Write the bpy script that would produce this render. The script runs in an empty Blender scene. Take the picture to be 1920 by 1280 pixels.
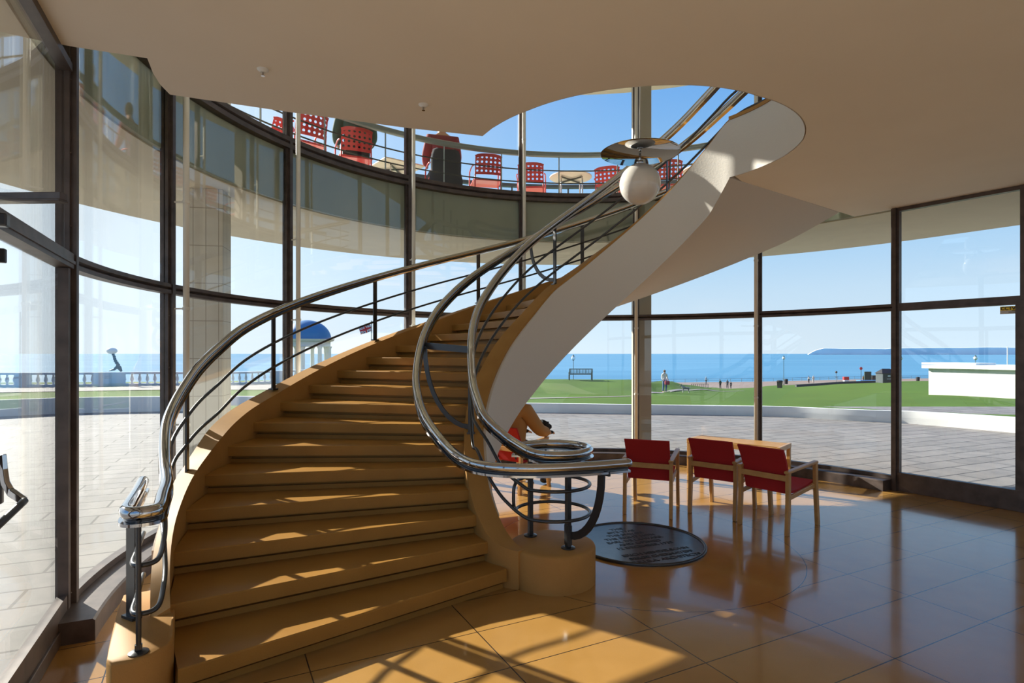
import bpy, bmesh, math, random
from math import sin, cos, radians as rad, pi, atan2, hypot, sqrt, degrees
from mathutils import Vector, Matrix
random.seed(7)
S = bpy.context.scene
COL = S.collection
H = 1.65                      # camera height in metres; surveyed lengths below are in this unit
AX, AY = .668, 3.006          # axis of the spiral stair
RG = 2.475                    # radius of the curved glass wall
F = 1080.0; HV = 663.0        # focal length and horizon row of the 1920x1280 frame (used for surveying)

# ------------------------------------------------------------------ camera, sky, sun, exposure
cam = bpy.data.cameras.new('camera'); co = bpy.data.objects.new('camera', cam); COL.objects.link(co)
co.location = (0, 0, H); co.rotation_euler = (rad(90), 0, 0)
cam.sensor_width = 36; cam.lens = 36 * F / 1920; cam.shift_y = (HV - 640) / 1920
cam.clip_start = .05; cam.clip_end = 90000
S.camera = co
SUN_AZ, SUN_EL = -56.0, 25.0   # degrees left of the view axis, elevation
w = bpy.data.worlds.new('sky'); S.world = w; w.use_nodes = True
nt = w.node_tree; bg = nt.nodes['Background']
# clear sky: pale at the horizon, deep blue above, brighter round the sun
SKY_GAIN = .87
tcw = nt.nodes.new('ShaderNodeTexCoord'); spw = nt.nodes.new('ShaderNodeSeparateXYZ'); nt.links.new(tcw.outputs['Generated'], spw.inputs[0])
rw = nt.nodes.new('ShaderNodeValToRGB'); nt.links.new(spw.outputs[2], rw.inputs[0]); el = rw.color_ramp.elements
for k_, (p_, c_) in enumerate([(0.0, (.74, .87, 1.0)), (.10, (.60, .79, .99)), (.22, (.33, .62, .97)), (.42, (.15, .42, .90)), (.75, (.07, .24, .66))]):
    e_ = el[k_] if k_ < 2 else el.new(p_)
    e_.position = p_; e_.color = (*c_, 1)
vd = nt.nodes.new('ShaderNodeVectorMath'); vd.operation = 'DOT_PRODUCT'; nt.links.new(tcw.outputs['Generated'], vd.inputs[0])
vd.inputs[1].default_value = (sin(rad(SUN_AZ)) * cos(rad(SUN_EL * .6)), cos(rad(SUN_AZ)) * cos(rad(SUN_EL * .6)), sin(rad(SUN_EL * .6)))
mxw = nt.nodes.new('ShaderNodeMath'); mxw.operation = 'MAXIMUM'; nt.links.new(vd.outputs['Value'], mxw.inputs[0]); mxw.inputs[1].default_value = 0
pw_ = nt.nodes.new('ShaderNodeMath'); pw_.operation = 'POWER'; nt.links.new(mxw.outputs[0], pw_.inputs[0]); pw_.inputs[1].default_value = 4
glw = nt.nodes.new('ShaderNodeMix'); glw.data_type = 'RGBA'; nt.links.new(pw_.outputs[0], glw.inputs[0]); nt.links.new(rw.outputs[0], glw.inputs[6]); glw.inputs[7].default_value = (1.12, 1.22, 1.32, 1)
# thin streaky cloud
mpw = nt.nodes.new('ShaderNodeMapping'); mpw.inputs['Scale'].default_value = (2, 2, 9); nt.links.new(tcw.outputs['Generated'], mpw.inputs[0])
nw = nt.nodes.new('ShaderNodeTexNoise'); nw.inputs['Scale'].default_value = 1.4; nw.inputs['Detail'].default_value = 6; nt.links.new(mpw.outputs[0], nw.inputs['Vector'])
crw = nt.nodes.new('ShaderNodeMapRange'); crw.inputs[1].default_value = .5; crw.inputs[2].default_value = .8; crw.inputs[4].default_value = .35; nt.links.new(nw.outputs['Fac'], crw.inputs[0])
clw = nt.nodes.new('ShaderNodeMix'); clw.data_type = 'RGBA'; nt.links.new(crw.outputs[0], clw.inputs[0]); nt.links.new(glw.outputs[2], clw.inputs[6]); clw.inputs[7].default_value = (.86, .92, 1, 1)
nt.links.new(clw.outputs[2], bg.inputs[0]); bg.inputs[1].default_value = SKY_GAIN
sl = bpy.data.lights.new('sun', 'SUN'); sl.energy = 11; sl.angle = rad(.55); sl.color = (1, .93, .82)
so = bpy.data.objects.new('sun', sl); COL.objects.link(so)
sd = Vector((sin(rad(SUN_AZ)) * cos(rad(SUN_EL)), cos(rad(SUN_AZ)) * cos(rad(SUN_EL)), sin(rad(SUN_EL))))
so.rotation_euler = sd.to_track_quat('Z', 'Y').to_euler(); so.location = sd * 30
S.view_settings.view_transform = 'Standard'; S.view_settings.look = 'None'
S.view_settings.gamma = 1; S.view_settings.use_curve_mapping = False
S.view_settings.exposure = 0.3
try:
    S.cycles.max_bounces = 14; S.cycles.diffuse_bounces = 8; S.cycles.glossy_bounces = 6
    S.cycles.transparent_max_bounces = 48; S.cycles.use_denoising = True
    S.cycles.sample_clamp_indirect = 8; S.cycles.caustics_reflective = False
except Exception: pass

# ------------------------------------------------------------------ helpers
def tag(o, label=None, cat=None, group=None, kind=None):
    if label: o['label'] = label
    if cat: o['category'] = cat
    if group: o['group'] = group
    if kind: o['kind'] = kind
    return o
def link(name, me, mat=None, parent=None, smooth=False):
    o = bpy.data.objects.new(name, me); COL.objects.link(o)
    if mat: me.materials.append(mat)
    if parent: o.parent = parent
    if smooth:
        for p in me.polygons: p.use_smooth = True
    return o
def empty(name, loc=(0, 0, 0), rz=0, parent=None):
    o = bpy.data.objects.new(name, None); COL.objects.link(o)
    o.location = loc; o.rotation_euler = (0, 0, rz); o.empty_display_size = .1
    if parent: o.parent = parent
    return o
def copy_tree(o, parent=None):
    c = o.copy(); COL.objects.link(c)
    if parent: c.parent = parent
    for ch in list(o.children): copy_tree(ch, c)
    return c
class MB:
    def __init__(s): s.v = []; s.f = []
    def add(s, vs, fs):
        n = len(s.v); s.v += [tuple(v) for v in vs]; s.f += [tuple(i + n for i in f) for f in fs]; return s
    def box(s, c, d, rz=0, M=None):
        x, y, z = d[0] / 2, d[1] / 2, d[2] / 2; cs, sn = cos(rz), sin(rz)
        vs = [(a * x, b * y, e * z) for a in (-1, 1) for b in (-1, 1) for e in (-1, 1)]
        if M is None: vs = [(c[0] + v[0] * cs - v[1] * sn, c[1] + v[0] * sn + v[1] * cs, c[2] + v[2]) for v in vs]
        else: vs = [tuple(M @ Vector(v) + Vector(c)) for v in vs]
        return s.add(vs, [(0, 1, 3, 2), (4, 6, 7, 5), (0, 4, 5, 1), (2, 3, 7, 6), (0, 2, 6, 4), (1, 5, 7, 3)])
    def bar(s, a, b, w_, h_, up=(0, 0, 1)):
        return s.strip([a, b], w_, h_, up)
    def strip(s, pts, w_, h_, up=(0, 0, 1), closed=False):
        P = [Vector(p) for p in pts]; up = Vector(up); n = len(P); vs = []
        for i, p in enumerate(P):
            t = (P[(i + 1) % n] - P[i - 1]) if closed else (P[min(i + 1, n - 1)] - P[max(i - 1, 0)])
            t.normalize(); sd_ = t.cross(up)
            if sd_.length < 1e-4: sd_ = t.cross(Vector((1, 0, 0)))
            sd_.normalize(); u2 = sd_.cross(t).normalized()
            for a, b in ((-1, -1), (1, -1), (1, 1), (-1, 1)): vs.append(p + sd_ * a * w_ / 2 + u2 * b * h_ / 2)
        fs = []
        m = n if closed else n - 1
        for i in range(m):
            j = (i + 1) % n
            for k in range(4): fs.append((4 * i + k, 4 * i + (k + 1) % 4, 4 * j + (k + 1) % 4, 4 * j + k))
        if not closed: fs += [(3, 2, 1, 0), (4 * n - 4, 4 * n - 3, 4 * n - 2, 4 * n - 1)]
        return s.add(vs, fs)
    def tube(s, pts, r, n=10, closed=False, round_end=False):
        P = [Vector(p) for p in pts]; N = len(P); R = r if isinstance(r, (list, tuple)) else [r] * N
        if round_end and not closed:
            def ext(p, q, r0):
                d = (p - q).normalized(); return [(p + d * r0 * k, r0 * sqrt(max(0.0, 1 - k * k)) + 1e-4) for k in (.5, .85, .99)]
            e0 = ext(P[0], P[1], R[0])[::-1]; e1 = ext(P[-1], P[-2], R[-1])
            P = [a for a, b in e0] + P + [a for a, b in e1]; R = [b for a, b in e0] + list(R) + [b for a, b in e1]; N = len(P)
        T = []
        for i in range(N):
            t = (P[(i + 1) % N] - P[i - 1]) if closed else (P[min(i + 1, N - 1)] - P[max(i - 1, 0)])
            T.append(t.normalized())
        nrm = T[0].orthogonal().normalized(); vs = []
        for i in range(N):
            nrm = (nrm - T[i] * nrm.dot(T[i]))
            nrm.normalize(); b = T[i].cross(nrm)
            for k in range(n):
                a = 2 * pi * k / n; vs.append(P[i] + (nrm * cos(a) + b * sin(a)) * R[i])
        fs = []
        for i in range(N if closed else N - 1):
            j = (i + 1) % N
            off = 0
            if closed and j == 0:   # match seam
                d = [(vs[k] - vs[(N - 1) * n]).length for k in range(n)]; off = d.index(min(d))
            for k in range(n): fs.append((i * n + k, i * n + (k + 1) % n, j * n + (k + 1 + off) % n, j * n + (k + off) % n))
        if not closed: fs += [tuple(range(n))[::-1], tuple(range((N - 1) * n, N * n))]
        return s.add(vs, fs)
    def cyl(s, c, r, h, n=20, r2=None):
        r2 = r if r2 is None else r2
        return s.lathe([(r, 0), (r2, h)], c, n)
    def lathe(s, prof, c=(0, 0, 0), n=24, cap=True):
        vs = []; fs = []
        for (r, z) in prof:
            for k in range(n):
                a = 2 * pi * k / n; vs.append((c[0] + r * cos(a), c[1] + r * sin(a), c[2] + z))
        for i in range(len(prof) - 1):
            for k in range(n): fs.append((i * n + k, i * n + (k + 1) % n, (i + 1) * n + (k + 1) % n, (i + 1) * n + k))
        if cap: fs += [tuple(range(n))[::-1], tuple(range((len(prof) - 1) * n, len(prof) * n))]
        return s.add(vs, fs)
    def sphere(s, c, r, n=20, m=12, sc=(1, 1, 1)):
        prof = []
        vs = []; fs = []
        for i in range(m + 1):
            t = -pi / 2 + pi * i / m
            for k in range(n):
                a = 2 * pi * k / n
                vs.append((c[0] + sc[0] * r * cos(t) * cos(a), c[1] + sc[1] * r * cos(t) * sin(a), c[2] + sc[2] * r * sin(t)))
        for i in range(m):
            for k in range(n): fs.append((i * n + k, i * n + (k + 1) % n, (i + 1) * n + (k + 1) % n, (i + 1) * n + k))
        return s.add(vs, fs)
    def sweep(s, sections, closed_profile=True):
        """sections: list of rings (same vertex count)"""
        n = len(sections[0]); vs = [v for r in sections for v in r]; fs = []
        for i in range(len(sections) - 1):
            for k in range(n if closed_profile else n - 1):
                fs.append((i * n + k, i * n + (k + 1) % n, (i + 1) * n + (k + 1) % n, (i + 1) * n + k))
        if closed_profile: fs += [tuple(range(n))[::-1], tuple(range((len(sections) - 1) * n, len(sections) * n))]
        return s.add(vs, fs)
    def build(s, name, mat=None, parent=None, smooth=False, bevel=0, auto=None):
        me = bpy.data.meshes.new(name); me.from_pydata(s.v, [], s.f)
        bm = bmesh.new(); bm.from_mesh(me); bmesh.ops.remove_doubles(bm, verts=bm.verts, dist=1e-5)
        bmesh.ops.recalc_face_normals(bm, faces=bm.faces); bm.to_mesh(me); bm.free()
        o = link(name, me, mat, parent, smooth or auto is not None)
        if auto is not None: me.set_sharp_from_angle(angle=rad(auto))
        if bevel:
            b = o.modifiers.new('bevel', 'BEVEL'); b.width = bevel; b.segments = 2; b.limit_method = 'ANGLE'
        return o
def plate(name, loop, z0, z1, mat, parent=None, holes=()):
    bm = bmesh.new(); edges = []
    for lp in [loop] + list(holes):
        vs = [bm.verts.new((x, y, z0)) for x, y in lp]
        edges += [bm.edges.new((vs[i], vs[(i + 1) % len(vs)])) for i in range(len(vs))]
    bmesh.ops.triangle_fill(bm, edges=edges, use_beauty=True, use_dissolve=False)
    r = bmesh.ops.extrude_face_region(bm, geom=bm.faces[:])
    bmesh.ops.translate(bm, vec=(0, 0, z1 - z0), verts=[g for g in r['geom'] if isinstance(g, bmesh.types.BMVert)])
    bmesh.ops.recalc_face_normals(bm, faces=bm.faces)
    me = bpy.data.meshes.new(name); bm.to_mesh(me); bm.free()
    return link(name, me, mat, parent)
def P(R, a, z):               # point at polar (R, angle deg) about the stair axis, in H units -> metres
    return ((AX + R * cos(rad(a))) * H, (AY + R * sin(rad(a))) * H, z * H)
def P2(R, a): return P(R, a, 0)[:2]
def W(x, y, z=0): return (x * H, y * H, z * H)
def G(u, v, z=0):             # where the sight line of pixel (u, v) meets height z
    Y = (1 - z) * F / (v - HV); return ((u - 960) * Y / F * H, Y * H, z * H)
def arc(R, a0, a1, step=2.5):
    n = max(1, int(abs(a1 - a0) / step + .5)); return [a0 + (a1 - a0) * i / n for i in range(n + 1)]
def ring(a0, a1, prof, step=2.5):   # closed (R,z) profile swept round the axis; prof may be a function of angle
    mb = MB(); return mb.sweep([[P(r, a, z) for r, z in (prof(a) if callable(prof) else prof)] for a in arc(0, a0, a1, step)])
def lerp_tab(tab, x):
    tab = sorted(tab)
    if x <= tab[0][0]: return tab[0][1]
    for (x0, y0), (x1, y1) in zip(tab, tab[1:]):
        if x <= x1: return y0 + (y1 - y0) * (x - x0) / (x1 - x0)
    return tab[-1][1]
def catmull(pts, n=8, closed=False):
    P_ = [Vector(p) for p in pts]; out = []; N = len(P_)
    for i in range(N if closed else N - 1):
        if closed: p0, p1, p2, p3 = P_[i - 1], P_[i], P_[(i + 1) % N], P_[(i + 2) % N]
        else: p0, p1, p2, p3 = P_[max(i - 1, 0)], P_[i], P_[i + 1], P_[min(i + 2, N - 1)]
        for k in range(n):
            t = k / n
            out.append(.5 * ((2 * p1) + (p2 - p0) * t + (2 * p0 - 5 * p1 + 4 * p2 - p3) * t * t + (3 * p1 - p0 - 3 * p2 + p3) * t ** 3))
    if not closed: out.append(P_[-1])
    return out
def dz(pts, d): return [Vector(p) + Vector((0, 0, d)) for p in pts]

# ------------------------------------------------------------------ materials
MATS = {}
def mat(name, col, rough=.5, metal=0, spec=.5, noise=None, bump=0, nscale=20, coat=0, emit=None, coatr=.05, alpha=None):
    m = bpy.data.materials.new(name); m.use_nodes = True; t = m.node_tree; b = t.nodes['Principled BSDF']
    b.inputs['Base Color'].default_value = (*col, 1); b.inputs['Roughness'].default_value = rough
    b.inputs['Metallic'].default_value = metal; b.inputs['Specular IOR Level'].default_value = spec
    b.inputs['Coat Weight'].default_value = coat; b.inputs['Coat Roughness'].default_value = coatr
    if emit: b.inputs['Emission Color'].default_value = (*emit[0], 1); b.inputs['Emission Strength'].default_value = emit[1]
    if noise or bump:
        tc = t.nodes.new('ShaderNodeTexCoord'); n = t.nodes.new('ShaderNodeTexNoise'); n.inputs['Scale'].default_value = nscale
        n.inputs['Detail'].default_value = 5; t.links.new(tc.outputs['Object'], n.inputs['Vector'])
        if noise:
            r = t.nodes.new('ShaderNodeValToRGB'); r.color_ramp.elements[0].position = .3; r.color_ramp.elements[1].position = .7
            r.color_ramp.elements[0].color = (*noise, 1); r.color_ramp.elements[1].color = (*col, 1)
            t.links.new(n.outputs['Fac'], r.inputs[0]); t.links.new(r.outputs[0], b.inputs['Base Color'])
        if bump:
            bp = t.nodes.new('ShaderNodeBump'); bp.inputs['Strength'].default_value = bump; bp.inputs['Distance'].default_value = .02
            t.links.new(n.outputs['Fac'], bp.inputs['Height']); t.links.new(bp.outputs[0], b.inputs['Normal'])
    MATS[name] = m; return m
class N:                       # tiny node-maths helper
    def __init__(s, t): s.t = t
    def m(s, op, a, b=None, c=None):
        n = s.t.nodes.new('ShaderNodeMath'); n.operation = op
        for i, x in enumerate((a, b, c)):
            if x is None: continue
            if isinstance(x, (int, float)): n.inputs[i].default_value = x
            else: s.t.links.new(x, n.inputs[i])
        return n.outputs[0]
    def mix(s, f, a, b):
        n = s.t.nodes.new('ShaderNodeMix'); n.data_type = 'RGBA'
        for k, x in ((0, f), (6, a), (7, b)):
            if isinstance(x, tuple): n.inputs[k].default_value = (*x, 1)
            elif isinstance(x, (int, float)): n.inputs[k].default_value = x
            else: s.t.links.new(x, n.inputs[k])
        return n.outputs[2]
def tex(t, kind, scale, coord='Object', **kw):
    tc = t.nodes.new('ShaderNodeTexCoord'); n = t.nodes.new(kind); n.inputs['Scale'].default_value = scale
    t.links.new(tc.outputs[coord], n.inputs['Vector'])
    for k, v in kw.items(): n.inputs[k].default_value = v
    return n
def ramp(t, src, stops):
    r = t.nodes.new('ShaderNodeValToRGB'); e = r.color_ramp.elements
    while len(e) < len(stops): e.new(.5)
    for el, (p, c) in zip(e, stops): el.position = p; el.color = (*c, 1)
    t.links.new(src, r.inputs[0]); return r.outputs[0]

def floor_mat():
    m = mat('terrazzo_floor', (.5, .3, .12), .16, spec=.55, coat=.25, coatr=.04); t = m.node_tree; b = t.nodes['Principled BSDF']; q = N(t)
    tc = t.nodes.new('ShaderNodeTexCoord'); sp = t.nodes.new('ShaderNodeSeparateXYZ'); t.links.new(tc.outputs['Object'], sp.inputs[0])
    x, y = sp.outputs[0], sp.outputs[1]
    ox, oy = 1.0150 * H, 2.3557 * H; a = (.1189, -.2338); bb = (.5066, .2641)
    def coord(d):
        L2 = (d[0] ** 2 + d[1] ** 2) * H
        return q.m('ADD', q.m('MULTIPLY', q.m('SUBTRACT', x, ox), d[0] / L2), q.m('MULTIPLY', q.m('SUBTRACT', y, oy), d[1] / L2)), hypot(*d) * H
    ln = None
    for d in (a, bb):
        c, L = coord(d)
        f = q.m('MULTIPLY', q.m('ABSOLUTE', q.m('SUBTRACT', q.m('FRACT', q.m('ADD', c, .5)), .5)), L)
        l = q.m('LESS_THAN', f, .0033); ln = l if ln is None else q.m('MAXIMUM', ln, l)
    dx = q.m('SUBTRACT', x, AX * H); dy = q.m('SUBTRACT', y, AY * H)
    r = q.m('SQRT', q.m('ADD', q.m('MULTIPLY', dx, dx), q.m('MULTIPLY', dy, dy)))
    ln = q.m('MULTIPLY', ln, q.m('GREATER_THAN', r, .775 * H))
    ln = q.m('MAXIMUM', ln, q.m('LESS_THAN', q.m('ABSOLUTE', q.m('SUBTRACT', r, .775 * H)), .0028))
    inb = q.m('LESS_THAN', r, 2.22 * H)
    border = q.m('LESS_THAN', q.m('ABSOLUTE', q.m('SUBTRACT', r, 2.22 * H)), .0033)
    ln = q.m('MAXIMUM', q.m('MULTIPLY', ln, inb), q.m('MULTIPLY', border, 0.0)) if False else ln
    n1 = tex(t, 'ShaderNodeTexNoise', 3, Detail=6); n2 = tex(t, 'ShaderNodeTexNoise', 260, Detail=2); vo = tex(t, 'ShaderNodeTexVoronoi', 90)
    c = ramp(t, n1.outputs['Fac'], [(.3, (.33, .165, .040)), (.7, (.41, .215, .060))])
    c = q.mix(q.m('MULTIPLY', n2.outputs['Fac'], .5), c, (.50, .29, .09))
    c = q.mix(q.m('LESS_THAN', vo.outputs['Distance'], .06), c, (.16, .08, .03))
    c = q.mix(ln, c, (.03, .02, .015))
    t.links.new(c, b.inputs['Base Color'])
    t.links.new(q.m('ADD', q.m('MULTIPLY', n1.outputs['Fac'], .10), .10), b.inputs['Roughness'])
    bp = t.nodes.new('ShaderNodeBump'); bp.inputs['Strength'].default_value = .5; bp.inputs['Distance'].default_value = .002
    wav = tex(t, 'ShaderNodeTexNoise', 2.2, Detail=1)
    hgt = q.m('SUBTRACT', wav.outputs['Fac'], q.m('MULTIPLY', ln, .6)); t.links.new(hgt, bp.inputs['Height']); t.links.new(bp.outputs[0], b.inputs['Normal'])
    return m
M_floor = floor_mat()
def terrazzo(name, c0, c1, rough):
    m = mat(name, c0, rough, spec=.2); t = m.node_tree; b = t.nodes['Principled BSDF']; q = N(t)
    n1 = tex(t, 'ShaderNodeTexNoise', 4, Detail=6); n2 = tex(t, 'ShaderNodeTexNoise', 220, Detail=3); vo = tex(t, 'ShaderNodeTexVoronoi', 110)
    c = ramp(t, n1.outputs['Fac'], [(.3, c0), (.7, c1)])
    c = q.mix(q.m('MULTIPLY', n2.outputs['Fac'], .45), c, tuple(min(1, k * 1.35) for k in c1))
    c = q.mix(q.m('LESS_THAN', vo.outputs['Distance'], .07), c, tuple(k * .4 for k in c0))
    t.links.new(c, b.inputs['Base Color']); return m
M_step = terrazzo('terrazzo_step', (.27, .130, .028), (.34, .172, .040), .38)
M_curb = terrazzo('terrazzo_curb', (.33, .165, .045), (.40, .21, .06), .62)
M_plaster = mat('white_plaster', (.66, .62, .57), .75, bump=.08, nscale=60)
M_ceil = mat('ceiling_plaster', (.89, .83, .75), .8, noise=(.86, .80, .72), nscale=1.5, bump=.05)
M_soffit = mat('balcony_soffit', (.86, .79, .63), .8, noise=(.80, .73, .58), nscale=2.5)
M_beam = mat('balcony_beam', (.40, .42, .33), .8, noise=(.36, .38, .30), nscale=3)
M_white = mat('painted_white', (.82, .82, .80), .6)
M_frame = mat('bronzed_steel', (.13, .10, .09), .42, metal=.35, noise=(.07, .055, .052), nscale=9)
M_pipe = mat('cream_pipe', (.80, .77, .69), .4)
M_chrome = mat('polished_chrome', (.50, .50, .52), .08, metal=1)
M_dark = mat('dark_metal', (.07, .072, .078), .3, metal=.75)
M_redfab = mat('red_fabric', (.42, .012, .015), .85, noise=(.36, .010, .012), nscale=300)
M_wood = mat('birch_wood', (.52, .30, .11), .35, noise=(.44, .235, .08), nscale=14)
M_bronze = mat('plaque_bronze', (.10, .09, .085), .28, metal=.8, noise=(.075, .068, .062), nscale=12)
M_red = mat('red_enamel', (.62, .03, .035), .35, coat=.3)
M_lam = mat('pale_laminate', (.72, .66, .58), .5)
M_pillar = None
def pillar_mat():
    m = mat('tiled_cladding', (.72, .66, .56), .5); t = m.node_tree; b = t.nodes['Principled BSDF']; q = N(t)
    tc = t.nodes.new('ShaderNodeTexCoord'); sp = t.nodes.new('ShaderNodeSeparateXYZ'); t.links.new(tc.outputs['Object'], sp.inputs[0])
    ln = None
    for i, L, o in ((0, .125, .0), (1, .125, .0), (2, .40, 0)):
        f = q.m('MULTIPLY', q.m('ABSOLUTE', q.m('SUBTRACT', q.m('FRACT', q.m('ADD', q.m('DIVIDE', sp.outputs[i], L), .5 + o)), .5)), L)
        l = q.m('LESS_THAN', f, .004); ln = l if ln is None else q.m('MAXIMUM', ln, l)
    n1 = tex(t, 'ShaderNodeTexNoise', 5, Detail=4); c = ramp(t, n1.outputs['Fac'], [(.3, (.66, .60, .50)), (.7, (.74, .68, .58))])
    t.links.new(q.mix(ln, c, (.42, .36, .28)), b.inputs['Base Color']); return m
M_pillar = pillar_mat()
def paving_mat():
    m = mat('paving_slabs', (.4, .38, .36), .7); t = m.node_tree; b = t.nodes['Principled BSDF']; q = N(t)
    tc = t.nodes.new('ShaderNodeTexCoord'); mp = t.nodes.new('ShaderNodeMapping'); mp.inputs['Rotation'].default_value = (0, 0, rad(-24))
    t.links.new(tc.outputs['Object'], mp.inputs[0]); br = t.nodes.new('ShaderNodeTexBrick'); t.links.new(mp.outputs[0], br.inputs['Vector'])
    br.inputs['Scale'].default_value = 1; br.inputs['Brick Width'].default_value = .98; br.inputs['Row Height'].default_value = .34
    br.inputs['Mortar Size'].default_value = .013; br.inputs['Mortar Smooth'].default_value = .2
    br.inputs['Color1'].default_value = (.275, .256, .240, 1); br.inputs['Color2'].default_value = (.225, .21, .197, 1); br.inputs['Mortar'].default_value = (.06, .055, .052, 1)
    n1 = tex(t, 'ShaderNodeTexNoise', 2.2, Detail=8, Roughness=.7)
    f = ramp(t, n1.outputs['Fac'], [(.3, (.72, .72, .74)), (.7, (1.08, 1.06, 1.04))])
    mx = t.nodes.new('ShaderNodeMix'); mx.data_type = 'RGBA'; mx.blend_type = 'MULTIPLY'; mx.inputs[0].default_value = 1
    t.links.new(br.outputs[0], mx.inputs[6]); t.links.new(f, mx.inputs[7]); t.links.new(mx.outputs[2], b.inputs['Base Color']); return m
M_pave = paving_mat()
M_grass = mat('lawn_grass', (.072, .145, .016), .9, noise=(.042, .09, .012), nscale=.35, spec=.15)
def grass2():
    t = M_grass.node_tree; b = t.nodes['Principled BSDF']; q = N(t); n2 = tex(t, 'ShaderNodeTexNoise', 5, Detail=8, Roughness=.8)
    src = b.inputs['Base Color'].links[0].from_socket
    t.links.new(q.mix(q.m('MULTIPLY', n2.outputs['Fac'], .55), src, (.12, .19, .03)), b.inputs['Base Color'])
grass2()
def sea_mat():
    m = mat('sea_water', (.06, .25, .42), .45, spec=.25); t = m.node_tree; b = t.nodes['Principled BSDF']
    tc = t.nodes.new('ShaderNodeTexCoord'); mp = t.nodes.new('ShaderNodeMapping'); mp.inputs['Scale'].default_value = (.0016, .012, 1)
    t.links.new(tc.outputs['Object'], mp.inputs[0]); n = t.nodes.new('ShaderNodeTexNoise'); n.inputs['Scale'].default_value = 1; n.inputs['Detail'].default_value = 9
    t.links.new(mp.outputs[0], n.inputs['Vector'])
    t.links.new(ramp(t, n.outputs['Fac'], [(.3, (.05, .19, .33)), (.55, (.075, .24, .39)), (.75, (.14, .31, .44))]), b.inputs['Base Color']); return m
M_sea = sea_mat()
M_kerb = mat('terrace_wall_render', (.78, .78, .76), .7, noise=(.66, .665, .66), nscale=1.3)
M_path = mat('pale_path', (.30, .27, .245), .8)
M_blueshade = mat('shade_blue_stone', (.58, .61, .66), .7)  # white stone with the blue of its shaded side mixed into the colour
M_black = mat('black_paint', (.012, .012, .014), .5)
M_green = mat('dark_green_paint', (.02, .06, .05), .5)
M_skin = mat('skin', (.50, .28, .19), .6)
def glass_mat(name, tint, refl=1.45, wob=.0):
    m = bpy.data.materials.new(name); m.use_nodes = True; t = m.node_tree; t.nodes.clear()
    out = t.nodes.new('ShaderNodeOutputMaterial'); mx = t.nodes.new('ShaderNodeMixShader'); tr = t.nodes.new('ShaderNodeBsdfTransparent'); gl = t.nodes.new('ShaderNodeBsdfGlossy')
    lw_ = t.nodes.new('ShaderNodeLayerWeight'); lw_.inputs['Blend'].default_value = .5; q = N(t)
    fr = q.m('MULTIPLY_ADD', q.m('POWER', lw_.outputs['Facing'], 5.0), .95, .04); tr.inputs[0].default_value = (*tint, 1); gl.inputs['Roughness'].default_value = 0.0
    gl.inputs[0].default_value = (1, 1, 1, 1)
    t.links.new(fr, mx.inputs[0]); t.links.new(tr.outputs[0], mx.inputs[1]); t.links.new(gl.outputs[0], mx.inputs[2]); t.links.new(mx.outputs[0], out.inputs[0])
    if wob:
        n = tex(t, 'ShaderNodeTexNoise', .9, Detail=1); tcn = n.inputs['Vector'].links[0].from_node; mp = t.nodes.new('ShaderNodeMapping'); mp.inputs['Scale'].default_value = (1, 1, .12)
        t.links.new(tcn.outputs['Object'], mp.inputs[0]); t.links.new(mp.outputs[0], n.inputs['Vector'])
        bp = t.nodes.new('ShaderNodeBump'); bp.inputs['Strength'].default_value = wob; bp.inputs['Distance'].default_value = .05
        t.links.new(n.outputs['Fac'], bp.inputs['Height']); t.links.new(bp.outputs[0], gl.inputs['Normal'])
    return m
M_glass = glass_mat('window_glass', (.955, .975, .97), 1.45, .12)

# ------------------------------------------------------------------ room shell
SLAB0, SLAB1 = 2.065, 2.30      # ceiling underside, upper floor level
BAL = 2.49                     # balcony floor outside
NL, NR = 206.0, 35.6            # outward normals of the left and right glazed side walls
BACK = 8.0
def wall_dist(a, d):
    best = 99
    for n in (NL, NR):
        c = cos(rad(a - n))
        if c > 1e-3: best = min(best, d / c)
    if sin(rad(a)) < -1e-3: best = min(best, (AY + BACK) / -sin(rad(a)))
    return best
def corridor(d):                # (R, angle) outline of the part behind the curved bay, from right tangent point round the back to the left
    return [P2(wall_dist(a, d), a) for a in arc(0, NR, NL - 360, 1.0)]
fl = [P2(RG, a) for a in arc(0, NL, NR, 3)][:-1] + corridor(RG)[:-1]
tag(plate('floor', fl, -.12, 0, M_floor), kind='structure')
hl = [P2(RG - .06, a) for a in ()] + [p for p in corridor(RG - .05)[:-1] if p[1] < 1.0]
tag(plate('floor_bounce', hl, -.05, .004, mat('pale_bounce_floor', (.78, .66, .50), .35, noise=(.72, .60, .45), nscale=2)), kind='structure')  # unseen pale floor added to bounce sunlight up to the ceiling
def ro(a): return lerp_tab([(193, .833), (204, .80), (219, .765), (239, .74), (258, .722), (300, .712), (317, .735), (334, .762), (350, .79), (367, .803), (400, .803)], a)
# ceiling slab with the round stair well and its open sector
ce = [P2(RG, a) for a in arc(0, NL, 204.7, 1)] + [P2(2.40, 204.7), P2(2.19, 205.1), P2(2.19, 202), P2(2.185, 199.5), P2(2.17, 197.1), P2(1.72, 195.8), P2(1.194, 193.9), P2(.833, 192.9)]
ce += [P2(ro(a) + .006, a) for a in arc(0, 203, 360 + 34, 1)]
ce += [P2(.94, 36.5), P2(2.2, 36.4), P2(RG, 36.4)] + corridor(RG)[:-1]
tag(plate('ceiling', ce, SLAB0 * H, SLAB1 * H, M_ceil), kind='structure')
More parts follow.
